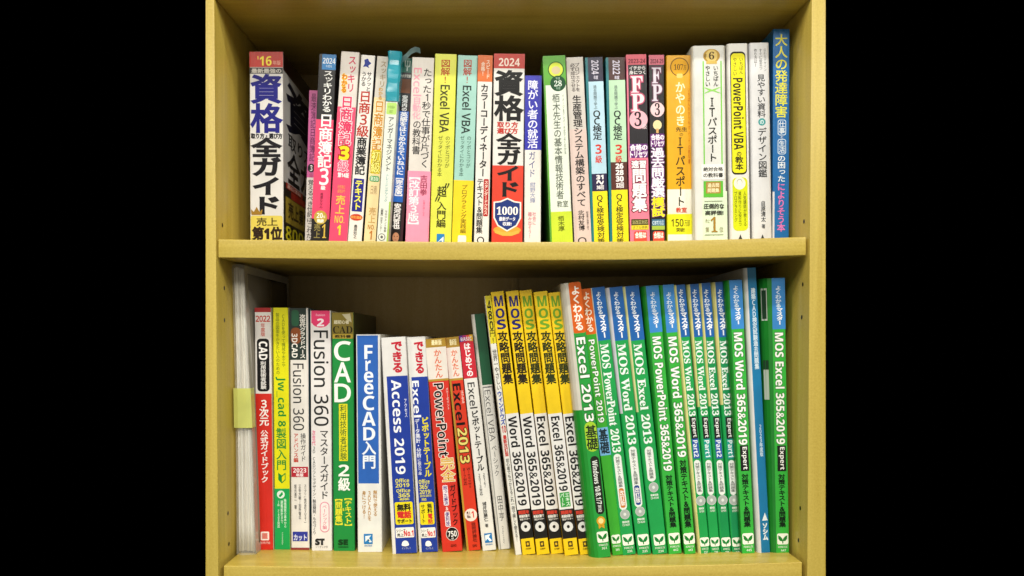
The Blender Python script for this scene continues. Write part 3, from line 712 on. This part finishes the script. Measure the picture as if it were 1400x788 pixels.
def d(f):
    f.R(0, 1, 420, 463, '7c6c24'); f.P(.75, 436, [(-8, -6), (3, -7), (5, 5), (-2, 1)], 'b8b090'); f.H('超初心者', .1, .8, 438, 443, 'd8d0b0', b=.03); f.H('CAD', .05, .96, 446, 456, '241e0c', 'S'); f.R(.04, .96, 457, 463, 'b89c34'); f.H('教科書', .14, .88, 458, 462, '3a3010', b=.03)
    for t, a, c in (('C', 467, 493), ('A', 496, 522), ('D', 525, 549)): f.H(t, .12, .84, a, c, 'f0f0ea', 'R', .02)
    f.R(.3, .7, 552, 630, 'e0d81c'); f.V('利用技術者試験', .5, 553, 629, 9, '1c5828', .01)
    f.H('2', .26, .76, 635, 651, 'f0f0ea', 'B'); f.V('級', .52, 653, 671, 16, 'f0f0ea', .045)
    f.V('【テキスト】', .7, 676, 724, 10, 'e0dc34', .04); f.V('【問題集】', .26, 676, 724, 10, 'e0dc34', .04); f.V('&', .48, 694, 699, 4, 'e0dc34')
    f.H('SE', .24, .66, 738, 745, '0c3a1a', 'B', .05); f.H('SHOEISHA', .22, .7, 747, 749, '0c3a1a')
book('low', 453.5, 482.5, 427.5, 456, 486, 753.5, '17863a', 'thick green book with a gold-brown cap and tall white stacked capitals', d, right='2c3418', D=.19, r=.0016)

def d(f):
    f.R(.05, .9, 459, 661, '2860b4')
    for t, a, c, u0, u1 in (('F', 472, 491, .34, .68), ('r', 493, 507, .38, .6), ('e', 508, 523, .32, .7), ('e', 524, 539, .32, .7), ('C', 541, 561, .26, .74), ('A', 563, 582, .22, .78), ('D', 584, 602, .27, .76)):
        f.H(t, u0, u1, a, c, 'e8eef8', 'B')
    f.V('入門', .5, 603, 641, 19, 'e8eef8', .04)
    f.V('無料で使える', .74, 670, 706, 5.6, 'b88430', .02); f.V('3DCADを', .5, 671, 712, 5.6, 'b88430', .02); f.V('身につける!', .28, 671, 709, 5.6, 'b88430', .02)
    f.R(.26, .62, 730, 744, '1c78bc'); f.P(.44, 737, [(-4, -4), (4, -5), (1, -1), (5, 4), (2, 5), (-1, 1), (-4, 4)], 'e0ecf4'); f.H('SHUWA', .28, .6, 745.4, 747.4, '1c78bc')
book('low', 486.5, 518, 457.5, 489, 524.5, 755, 'e0e0dc', 'upright blue and white book with white letters stacked down a blue panel', d, D=.19, r=.0016)

def d(f):
    f.R(.15, 1, 515, 770, '1a3898'); f.V('できる', .62, 467, 511, 15, 'c02034', .075)
    f.S('Access 2019', .52, 520, 649, 13.5, 'f0f2f8', 'B'); f.V('アクセス', .86, 546, 572, 4, 'd8dcf0', .03)
    f.H('Office', .28, .84, 655, 660.5, 'e2da58', 'B'); f.H('2019', .28, .84, 661.5, 667, 'e2da58', 'B'); f.H('Office', .3, .86, 669, 674, 'e2da58', 'B'); f.H('365', .36, .84, 675, 681, 'e2da58', 'B'); f.H('両対応', .42, .8, 682, 685, 'e2da58', b=.03)
    f.R(.2, .93, 687, 718, 'e4d41c', 2.5); f.H('無料', .3, .84, 690, 699, '242214', b=.05); f.H('電話', .3, .84, 700, 709, 'd0342c', b=.06); f.H('サポート', .28, .86, 710.5, 716, '242214', b=.05)
    f.R(.18, .93, 722, 736, 'e8e6e2', 1.5); f.H('シリーズ', .22, .58, 724, 728.5, '242424', b=.03); f.H('売上', .24, .5, 730, 734.5, '242424', b=.03); f.H('No.1', .52, .9, 726.5, 734, 'd02828', 'B', .02)
    f.O(.55, 744, 4.4, 4, 'f0f0f4'); f.R(.4, .7, 743.4, 747.4, 'f0f0f4', 2); f.H('インプレス', .4, .76, 749, 752, 'd0d4e8')
book('low', 520.6, 554.7, 462, 536.4, 570, 757.5, 'dedcd8', 'thick royal blue leaning book with a white head and yellow support badge', d, D=.182, r=.0014)

def d(f):
    f.R(.14, 1, 516, 770, '1a3898'); f.V('できる', .62, 467, 512, 13, 'c02034', .075)
    f.S('Excel', .34, 521, 571, 10, 'f0f2f8', 'B'); f.V('ピボットテーブル', .72, 571, 653, 9.5, 'e4d41c', .06); f.V('データ集計・分析', .3, 573, 626, 6.5, 'e4e6f0', .035); f.V('に役立つ本', .3, 627, 650, 5, 'e4e6f0', .02)
    f.H('Office', .2, .78, 656, 662, 'e2da58', 'B'); f.H('365/', .22, .7, 663, 669, 'e2da58', 'B'); f.H('2019/', .22, .84, 670, 676, 'e2da58', 'B'); f.H('2016/2013', .22, .82, 677, 680, 'e2da58', 'B'); f.H('対応', .3, .56, 681.5, 685, 'e2da58', b=.03)
    f.R(.16, .92, 687, 718, 'e4d41c', 2.5); f.V('サポート', .34, 690, 716, 5.6, '242214', .04); f.V('無料', .7, 689, 703, 6.5, '242214', .05); f.V('電話', .7, 703, 717, 6.5, 'd0342c', .05)
    f.R(.14, .94, 722, 736, 'e8e6e2', 1.5); f.H('シリーズ', .18, .56, 724, 728.5, '242424', b=.03); f.H('売上', .2, .48, 730, 734.5, '242424', b=.03); f.H('No.1', .52, .9, 726.5, 734, 'd02828', 'B', .02)
    f.O(.52, 744, 4, 4, 'f0f0f4'); f.R(.36, .7, 743.4, 747.4, 'f0f0f4', 2); f.H('インプレス', .36, .76, 749, 752, 'd0d4e8')
book('low', 555.6, 579.3, 461.5, 573, 601, 755.5, 'dedcd8', 'narrower royal blue leaning book with white and yellow columns side by side', d, D=.182, r=.0014)

def d(f):
    f.R(0, 1, 460, 476, 'a8842c'); f.H('最新版', .3, .8, 466, 473, 'f0e4b0', b=.03); f.R(0, 1, 476, 520, 'e2dad0'); f.V('かんたん', .55, 479, 518, 10, 'd0604c', .02, 'f4c0a0', .05)
    f.R(0, 1, 519, 522, 'b08c30')
    f.S('PowerPoint', .48, 525, 625, 14, '17100e', 'B', .0, 'f0e0d8', .05); f.V('パワーポイント', .88, 532, 562, 3, 'f0d8d0', .02)
    f.V('完全', .6, 626, 660, 18, 'd8ac58', .04, 'f4e8c8', .06); f.V('ガイドブック', .76, 664, 720, 8.5, '2a100c', .03)
    f.R(.26, .52, 664, 692, 'e8dce0', 2); f.V('困った解決', .39, 665, 691, 5, '4c3080', .04); f.V('&', .4, 693, 699, 5, 'f0e0d8', .03); f.R(.26, .52, 700, 721, 'e8dce0', 2); f.V('便利技', .39, 701, 720, 5, '4c3080', .04)
    f.O(.56, 731, 8.6, 9.4, 'f0e8e0'); f.O(.56, 731, 8, 8.8, '1a1614'); f.H('750', .34, .78, 727, 735, 'f4f0ec', 'B'); f.H('技', .5, .62, 736, 739, 'f4f0ec'); f.H('GIHYO', .44, .72, 745.5, 749, '5c140c')
book('low', 581.2, 606.4, 464, 605, 635, 755, 'cc3022', 'red leaning book with black lettering outlined in white and a round black badge', d, D=.182)

def d(f):
    f.R(0, 1, 458, 476, 'a8842c'); f.H('最新版', .3, .8, 465, 473, 'f0e4b0', b=.03); f.R(0, 1, 476, 519, 'e2dad0'); f.V('かんたん', .55, 479, 516, 9, 'd0604c', .02, 'f4c0a0', .05); f.R(0, 1, 518, 521, 'b08c30'); f.R(0, .14, 521, 770, 'b48c2c')
    f.S('Excel', .5, 525, 582, 12, '17100e', 'B', .0); f.V('エクセル', .84, 535, 553, 4, 'f0d8d0', .04)
    f.S('2013', .55, 586, 634, 13, 'e0d070', 'B', .0, '5a3210', .06); f.V('Windows', .72, 640, 668, 5, '6c1c10'); f.V('8/7対応', .4, 640, 664, 5, '6c1c10')
    f.O(.55, 705, 8.6, 8.8, 'ecdcd0'); f.H('1', .6, .78, 700, 709, 'd02c20', 'B'); f.H('売上', .26, .54, 700, 704, '4c2418', b=.03); f.H('No.', .28, .54, 705, 709, '4c2418', b=.03); f.V('技術評論社', .68, 715, 742, 6, '6c1c10', .02); f.H('GIHYO', .46, .76, 745.5, 749, '5c140c')
book('low', 608.3, 626.5, 462, 638.4, 658, 753.5, 'd0361c', 'orange-red leaning book with a gold left edge and outlined yellow numerals', d, D=.182)

def d(f):
    for i, c in enumerate(('5c2c84', 'a02c6c', 'd04834', 'd8a830')): f.R(i / 4, (i + 1) / 4, 455, 468, c)
    f.H('BASIC', .1, .9, 462, 467, 'e8e0e8'); f.R(0, 1, 468, 518, 'c42434'); f.V('はじめての', .5, 470, 516, 9, 'f4f0f0', .06)
    f.S('Excel', .5, 524, 559, 10, '303030', 'R', .012); f.V('ピボットテーブル', .52, 562, 645, 10, '242424', .04); f.V('2016/', .7, 648, 668, 4, '484848', .02); f.V('2013対応', .36, 648, 678, 4, '484848', .02)
    f.V('城井田勝仁', .5, 687, 714, 5.5, '363636', .03); f.V('著', .5, 717, 722, 5, '363636'); f.R(.24, .8, 730, 743, '1c74b8'); f.P(.5, 736.5, [(-4, -4), (4, -5), (1, -1), (5, 4), (2, 5), (-1, 1), (-4, 4)], 'e0ecf4'); f.H('SHUWA', .26, .78, 744.5, 746.5, '1c74b8')
book('low', 627.5, 644.5, 459.5, 660, 680.5, 753.5, 'deDcd6'.lower(), 'white leaning book with a rainbow strip and crimson block at its head', d, D=.182)

def d(f):
    f.R(.12, 1, 425, 527, '1c5436'); f.R(.12, .96, 529, 770, '747474'); f.R(.17, .92, 531, 770, 'dedcd6')
    f.S('Excel VBA', .52, 534, 604, 8.5, '606060', 'R', 0); f.V('ベーシック', .54, 609, 652, 7, '6c6c6c'); f.V('田中亨', .54, 678, 713, 7.5, '606060', .01); f.S('Odyssey', .5, 720, 744, 3, '707070', 'R')
book('low', 646.7, 662.5, 430, 682.5, 698, 751.5, 'd8d6ce', 'slim grey-white leaning book with a dark green upper block', d, D=.2, left='d0ccc2', right='c4c0b4', ch=(3, 1))

def d(f):
    f.R(0, 1, 400, 470, 'dccc24')
    for t, a, c in (('4', 412, 424), ('8', 426, 437), ('0', 440, 451)): f.H(t, .22, .84, a, c, '201c10', 'R', .03)
    f.V('円!', .52, 451, 471, 7.5, '201c10', .015); f.V('世界一やさしい', .5, 478, 534, 6, '36342e', .02); f.V('ウィンドウズ', .5, 535, 581, 6.5, '2844a4', .06); f.H('10', .12, .9, 582, 592, 'c2322c', 'B'); f.V('最新改訂版', .5, 595, 624, 5, 'c2322c', .05)
    f.V('初心者でもつかえるこれ一冊で楽しく使える!', .5, 627, 741, 4.6, '484844', .02)
book('low', 663, 670.7, 405, 705.5, 713.5, 759, 'dedcd4', 'very thin leaning magazine with a yellow head and large black price digits', d, D=.2, left='b8b0a0', ch=(1.5, 1))

def mos(kind, c, ex):
    def d(f):
        for t, a, e in (('M', 406, 420), ('O', 423, 436), ('S', 438, 451)): f.H(t, .2, .86, a, e, c, 'B', .01)
        ct = '1e1a14' if c[0] == '2' else '2c3414'
        f.V('攻略問題集', .52, 454, 526, 13.2, ct, .05); f.R(0, 1, 566, 697, 'e0deda')
        f.S(kind, .5, 570, 672 if ex else 692, 12.5, '1a1a1c', 'B', .006)
        if ex: f.R(.14, .86, 674, 694, '3c9a44', 1); f.V('エキス', .68, 675, 693, 6, 'd8ecd8', .04); f.V('パート', .32, 675, 693, 6, 'd8ecd8', .04)
        f.R(0, 1, 697, 737, '15130f'); f.H('問題を', .1, .88, 699, 703.5, 'c84030', b=.06); f.H('模擬試験で', .1, .9, 704.5, 708.5, 'e0dcd4', b=.03); f.H('完全マスター', .14, .9, 709.3, 712, 'e0dcd4', b=.03)
        f.O(.5, 721, 6.6, 7, 'd8d8d6'); f.O(.5, 721, 2.1, 2.3, '15130f')
        f.R(.34, .66, 741, 748.5, '2a2412'); f.R(.42, .58, 743, 746.5, 'd8b020'); f.H('日経BP', .3, .72, 750, 752.5, '3a3010')
    return d
NAVY, GRN = '24246c', '6c9c28'
MG = 'yellow headed exam books leaning in mid shelf'
mb_ = [((670.7, 689, 400, 714.5, 732, 759), 'Word 365&2019', NAVY, 0, 'yellow exam book with navy capitals, left one of the navy pair'),
       ((691.3, 708.5, 399, 734, 752.3, 759), 'Word 365&2019', NAVY, 0, 'yellow exam book with navy capitals, right one of the navy pair'),
       ((710, 727, 398, 753.6, 771, 758), 'Excel 365&2019', GRN, 0, 'yellow exam book with green capitals, first of the three green-lettered ones'),
       ((729.3, 747.4, 400, 772.2, 792.5, 760), 'Excel 365&2019', GRN, 1, 'yellow exam book with green capitals and a small green box on its white part'),
       ((749.3, 765.5, 401, 793.2, 810.4, 759), 'Excel 365&2019', GRN, 0, 'yellow exam book with green capitals, touching the orange capped green book')]
for q, t, c, e, lab in mb_:
    book('low', *q, 'e8c416', lab, mos(t, c, e), D=.19, group=MG)

def sprout(f, u, y, s, col):
    f.R(u - s / (f.w / f.k) , u + s / (f.w / f.k), y - s, y + s, 'e8ece0', 2.2)
    f.P(u, y, [(a_ * s, b_ * s) for a_, b_ in ((-.09, .82), (-.1, .42), (-.5, .36), (-.78, -.02), (-.84, -.66), (-.42, -.46), (-.1, -.06), (0, .2), (.1, -.06), (.42, -.46), (.84, -.66), (.78, -.02), (.5, .36), (.1, .42), (.09, .82))], col)
def foot(f, col, num, y=739, s=7.5, u=.5):
    sprout(f, u, y, s, col); f.H('FOM出版', u - .36, u + .36, y + s + 1.6, y + s + 5, 'd8e8d4'); f.H(num, u - .16, u + .24, y + s + 6.4, y + s + 9.6, 'd8e8d4', 'B')

def d(f):
    f.R(0, 1, 380, 456, 'd25e1a', 3); f.V('よくわかる', .52, 392, 453, 12, 'f4ece0', .06); f.S('Excel 2013', .52, 462, 577, 13, 'eef2ea', 'B', .005, '1a6420', .05)
    f.R(.02, .98, 577, 618, 'a4cc34', 8); f.V('基礎', .52, 582, 616, 15, '22301c', .04)
    f.R(.2, .9, 624, 704, '20261c', 7); f.S('Windows 10/8.1/7', .55, 630, 690, 7.5, 'e8ece4', 'B'); f.V('対応', .55, 691, 701, 5, 'e8ece4', .03)
    f.O(.52, 713, 6, 6.4, 'd49c28'); f.O(.52, 713, 3.6, 3.8, 'f0dc90'); f.P(.52, 718, [(-4, 0), (0, 2), (4, 0), (4, 6), (0, 3), (-4, 6)], 'd49c28'); foot(f, '1c7a2c', '361', 735, 7.5)
GG = 'green study books leaning at the right of the lower shelf'
book('low', 776.7, 792, 387, 818.4, 837.2, 763, '24963a', 'green book with an orange cap and lime disc panel, behind the leaning yellow ones', d, D=.21, side=('cfcabc', 560, '1e8a2e'), ch=(11, 13), group=GG)
def d(f):
    f.R(0, 1, 390, 458, 'd25e1a', 2); f.V('よくわかる', .52, 400, 455, 10, 'f4e0cc', .05); f.S('PowerPoint 2019', .5, 465, 578, 8.5, 'eef2ea', 'B', 0, '1a6420', .05)
    f.R(0, 1, 585, 623, '74b0dc'); f.V('基礎', .5, 587, 621, 12, '1c2c34', .05); sprout(f, .5, 738, 6, '1c7a2c'); f.H('FOM出版', .15, .85, 745.5, 749, 'd8e8d4'); f.H('364', .34, .7, 751, 754, 'd8e8d4', 'B')
book('low', 793, 808.6, 396, 837.6, 851.6, 760, '3aa42c', 'green book with a short orange cap and a pale blue box', d, D=.21, group=GG)

def m13(kind, y2, pill, badge, disc, num, exp=None, part=None, pc=None):
    def d(f):
        f.R(0, 1, 380, 466 if not exp else 461, '1b5fa8'); e = 431 if not exp else 427
        f.V('よくわかる', .46, 400 if not exp else 396, e, 7.5, 'e6eef8', .05); f.V('マスター', .56, e, 463 if not exp else 459, 8.5, 'f0f4fc', .09)
        f.S(kind, .46, 471 if not exp else 466, y2, 11.5 if not exp else 9, 'e8f2ea', 'S', .012)
        if exp:
            f.R(.14, .86, 570, 600, '161a18'); f.S('Expert', .5, 572, 598, 6.5, 'f0f0ec', 'B'); f.R(.14, .86, 600, 627, pc); f.S(part, .5, 602, 625, 6.5, 'e8eef4', 'B')
        u1 = .74 if not exp else .84
        f.R(.14, u1, pill[0], pill[1], 'e4e8e2', 6); uc = (.14 + u1) / 2
        f.V('対策テキスト&問題集', uc, pill[0] + 4, (badge[1] - 1) if badge else pill[1] - 4, 6, '3c4840', .02)
        if badge: f.R(uc - .2, uc + .2, badge[1], pill[1] - 3, badge[0], 3); f.V('改訂版', uc, badge[1] + 3, pill[1] - 6, 6, 'f0ece4', .04)
        f.O(.5, disc, 6.6, 7, 'c4c8c4'); f.O(.5, disc, 5.8, 6.2, 'a8b0aa'); f.O(.5, disc, 2, 2.2, 'd8dcd8')
        f.H('模擬試験', .22, .78, disc + 9, disc + 12, 'd8e8d8', b=.03); f.H('CD-ROM', .22, .78, disc + 13, disc + 16, 'd8e8d8', 'B')
        foot(f, '127a38', num, 739 if not exp else 741.5, 7.6 if not exp else 6.2)
    return d
def m365(kind, y2, exp, num, ya, yb_):
    def d(f):
        f.R(.0, 1, 374, 455 if y2 > 612 else 450, '3a86cc'); f.V('よくわかる', .48, 400 if y2 > 612 else 391, 428 if y2 > 612 else 421, 8, 'dce8f6', .05); f.V('マスター', .56, 428 if y2 > 612 else 421, 449 if y2 > 612 else 444, 8.5, 'f0f4fc', .08)
        f.S(kind, .5, 461 if y2 > 612 else 455, y2, 12, 'f0f4ec', 'B', .01, '1a6a24', .04)
        if exp: f.R(.2, .86, 609, 644, '141814'); f.S('Expert', .53, 611, 642, 8, 'f0f0ec', 'B')
        f.V('対策テキスト&問題集', .5, ya, yb_, 9, '0c2412', .055); foot(f, '1c7a2c', num, 737, 7.6)
    return d
G13, G36 = '1a9a4a', '34ac3c'
rows = [((809, 825.3, 394, 852.2, 871, 759.5), m13('MOS PowerPoint 2013', 619, (621, 698), ('c8742c', 668), 704, '236'), G13, (3, .6), ('d2ccb8', 567, G13), 'green leaning book with blue head and an orange lozenge in its white capsule'),
        ((833, 849.6, 393.5, 872.6, 892, 759), m13('MOS Word 2013', 608, (611, 694), ('24448c', 664), 700, '235'), G13, (7, .6), ('c8c6ce', 565, G13), 'green leaning book with blue head and a navy lozenge in its white capsule'),
        ((854.6, 873.3, 392, 894, 913.2, 758.5), m13('MOS Excel 2013', 607, (611, 659), None, 667, '234'), G13, (4.5, 1.6), ('d8d498', 563, G13), 'green book with blue head, short white capsule and the highest grey disc'),
        ((883, 898.8, 391.5, 915, 934, 758), m365('MOS PowerPoint 365&2019', 644, 0, '442', 650, 722), G36, (7, 1.5), ('1a7a24', 700, '1a7a24'), 'green book with pale blue head, left one of the pair without black boxes'),
        ((906, 918, 390, 936.5, 954.5, 758), m365('MOS Word 365&2019', 625, 0, '443', 629, 722), '36ae38', (8, 1), ('1a7a24', 700, '1a7a24'), 'green book with pale blue head and no black box, beside the slim four'),
        ((924.4, 937, 390, 958.5, 970.5, 757), m13('MOS Word 2013', 569, (629, 677), None, 685, '237', 1, 'Part2', '2c54a4'), G13, (5, 4), ('dcd48c', 700, 'd2ca84'), 'first of four slim green books, its cream side reaching down to the shelf'),
        ((943.2, 954.8, 389, 972.6, 985, 756), m13('MOS Word 2013', 568, (629, 677), None, 684, '238', 1, 'Part1', '1c9a8c'), G13, (4.5, 1.5), ('d6ce84', 556, G13), 'second of four slim green books, teal tag between two blue tagged ones'),
        ((959, 970.8, 387.5, 987.6, 1000, 755.5), m13('MOS Excel 2013', 568, (629, 677), None, 684, '239', 1, 'Part2', '2c54a4'), '0f8a48', (4.5, 2), ('d6ce84', 555, G13), 'third of four slim green books, blue tag between two teal tagged ones'),
        ((977.8, 989.5, 386, 1002.2, 1014, 755), m13('MOS Excel 2013', 568, (629, 677), None, 684, '240', 1, 'Part1', '1c9a8c'), '0f8a50', (6, 1.5), ('d6ce84', 553, G13), 'last of four slim green books, teal tag, beside the wide black boxed one'),
        ((997, 1012.6, 383.5, 1015, 1034, 757), m365('MOS Word 365&2019', 608, 1, '445', 648, 721), G36, (6.5, .9), ('1a7a24', 700, '1a7a24'), 'wide green book with black box, directly left of the tall teal-blue volume')]
for q, dr_, base, ch_, st, lab in rows:
    book('low', *q, base, lab, dr_, D=.21, side=st, ch=ch_, group=GG)

def d(f):
    f.V('建築CAD検定試験過去問題集', .55, 394, 505, 6, 'ccdce6', .04); f.V('2023年度版', .58, 580, 624, 4.6, 'ccdce6', .03)
    f.P(.56, 707, [(-3.6, 5), (.6, -6), (4, 5)], 'e4ecf0'); f.V('ソシム', .55, 715, 739, 7, 'e4ecf0', .09)
book('low', 1021.3, 1034.3, 366.5, 1041, 1052.5, 756, '1674a4', 'tall teal-blue book with white side standing above the green row', d, D=.215, left='d4d2d0', ch=(5, 5.8))

def exb(o, f, w_, h_, D_):                       # barcode panels printed on the added flare of the cover
    k_ = f.k
    for a, c, col, i in ((394, 438, 'c4ccc0', 0), (396.5, 435.5, '25402c', 1), (492, 505, '25402c', 0), (505, 546, 'b4c0b0', 0)):
        q = []; b_ = MB()
        for y in (c, a):
            z = f.Y(y); cw = (8.5 + 6.5 * z / h_) * k_; dp = 1.25 * cw
            for t in ((.62, 1.05) if i else (.55, 1.12)): q.append((-cw * math.cos(t) - .0002 - i * .0001, dp * (1 - math.sin(t)) - .0004 - i * .0001, z))
        b_.quad(q[0], q[1], q[3], q[2], mat(col, 'ink')); b_.build('barcode_panel', o)
book('low', 1055, 1073, 380.5, 1061.5, 1079.3, 756, G36, 'last green book at the right end, standing almost upright after a gap',
     m365('MOS Excel 365&2019', 607, 1, '447', 648, 721), D=.21, left='1c7a28', ch=(15, 8.5), extra=exb, group=GG)

# ------------------------------------------------------------------ the clear document file at the left end
def quadbox(bld, f0, f1, h0, h1, y0, y1, z0, z1, m, sag=0.0):
    """upright slab leaning with height: x runs f0..f1 at the bottom and h0..h1 at the top"""
    n = 10; V = []; F = []
    for i in range(n + 1):
        t = i / n; z = z0 + (z1 - z0) * t
        a, c = f0 + (h0 - f0) * t + sag * math.sin(math.pi * t), f1 + (h1 - f1) * t + sag * math.sin(math.pi * t)
        V += [(a, y0, z), (c, y0, z), (c, y1, z), (a, y1, z)]
    for i in range(n):
        for k in range(4):
            p, q = 4 * i + k, 4 * i + (k + 1) % 4
            F += [(p, q, q + 4), (p, q + 4, p + 4)]
    F += [(0, 2, 1), (0, 3, 2), (4 * n, 4 * n + 1, 4 * n + 2), (4 * n, 4 * n + 2, 4 * n + 3)]
    bld.add(V, F, m)
dF = .05
zb_ = zlow(at(323, 758, dF).x)
A, T0, T1 = at(324, 758, dF), at(317.5, 362, dF), at(333, 362, dF)
B1 = at(349.5, 758, dF)
fo = thing('document_file', 'clear plastic document file full of papers with a pale green label', 'document file', (A.x, dF, zb_))
Hh = T0.z - zb_
wb, wt, st_ = B1.x - A.x, T1.x - T0.x, T0.x - A.x
rnd = random.Random(3)
bld = MB(); nS = 9
for i in range(nS):
    a, c = (i + .12) / nS, (i + .88) / nS
    m = mat(['e6e2d8', 'dcd7cc', 'ece8de', 'd2ccc0', 'e4dfd4'][i % 5], 'page')
    quadbox(bld, .0012 + a * (wb - .003), .0012 + c * (wb - .003), st_ + .001 + a * (wt - .002), st_ + .001 + c * (wt - .002), .0015 + rnd.random() * .0035, .2, .002 + rnd.random() * .002, Hh - .002 - rnd.random() * .004, m, .0012)
bld.build('papers', fo)
def film(name, h, al, rough):
    m = bpy.data.materials.new(name); m.use_nodes = True; b_ = m.node_tree.nodes['Principled BSDF']
    b_.inputs['Base Color'].default_value = (*lin(h), 1); b_.inputs['Alpha'].default_value = al; b_.inputs['Roughness'].default_value = rough
    return m
FILM = film('clear_film', 'f0f0ea', .2, .12)
FROST = mat('6a6458', 'plastic')
bld = MB()
quadbox(bld, wb - .0012, wb - .0004, st_ + wt - .0012, st_ + wt - .0004, .004, .208, .001, Hh - .0005, mat('7a7468', 'plastic'), .0012)
cv = bld.build('back_cover', fo)
bld = MB()
for (ya, yb2, za, zb2) in ((.001, .014, 0, 1), (.198, .21, 0, 1), (.014, .198, .972, 1), (.014, .198, 0, .03)):
    def X(z): return wb + (st_ + wt - wb) * z + .0012 * math.sin(math.pi * z)
    zs_ = np.linspace(za, zb2, 9)
    for p, q in zip(zs_[:-1], zs_[1:]):
        bld.quad((X(p), ya, p * Hh), (X(p), yb2, p * Hh), (X(q), yb2, q * Hh), (X(q), ya, q * Hh), mat('b4b0a6', 'plastic'))
bld.build('welded_edge', cv)
bld = MB(); n = 40; prev = None
for i in range(n + 1):
    z = i / n; x0 = st_ * z + .0012 * math.sin(math.pi * z) - .0006; x1 = x0 + wb + (wt - wb) * z + .0008
    wv = .0008 * math.sin(i * 1.7) + .0005 * math.sin(i * .63); bulge = -.0018 + wv - .002 * math.exp(-z * 12)
    cur = [(x0 + .0006 * math.sin(i * 1.1), .02, z * Hh), (x0, .001, z * Hh), (x0 + (x1 - x0) * .3, bulge, z * Hh), (x0 + (x1 - x0) * .7, bulge * .9, z * Hh), (x1, .001, z * Hh)]
    if prev:
        for a in range(4): bld.quad(prev[a], prev[a + 1], cur[a + 1], cur[a], FILM)
    prev = cur
bld.build('clear_spine', fo)
zl0, zl1 = at(320, 585, dF).z - zb_, at(320, 531, dF).z - zb_
bld = MB(); m = mat('c8cc70', 'cover')
for i in range(6):
    def ln(k):
        z = zl0 + (zl1 - zl0) * k / 6; t = z / Hh; x0 = st_ * t + .0012 * math.sin(math.pi * t) - .0018; x1 = x0 + wb + (wt - wb) * t + .003
        return [(x0, .01, z), (x0, -.0012, z), (x0 + .005, -.0034, z), (x1 - .005, -.0034 + .0004 * math.sin(k), z), (x1, -.0012, z), (x1 + .0002, .012, z)]
    p, q = ln(i), ln(i + 1)
    for a in range(5): bld.quad(p[a], p[a + 1], q[a + 1], q[a], m)
bld.build('label_tape', fo)
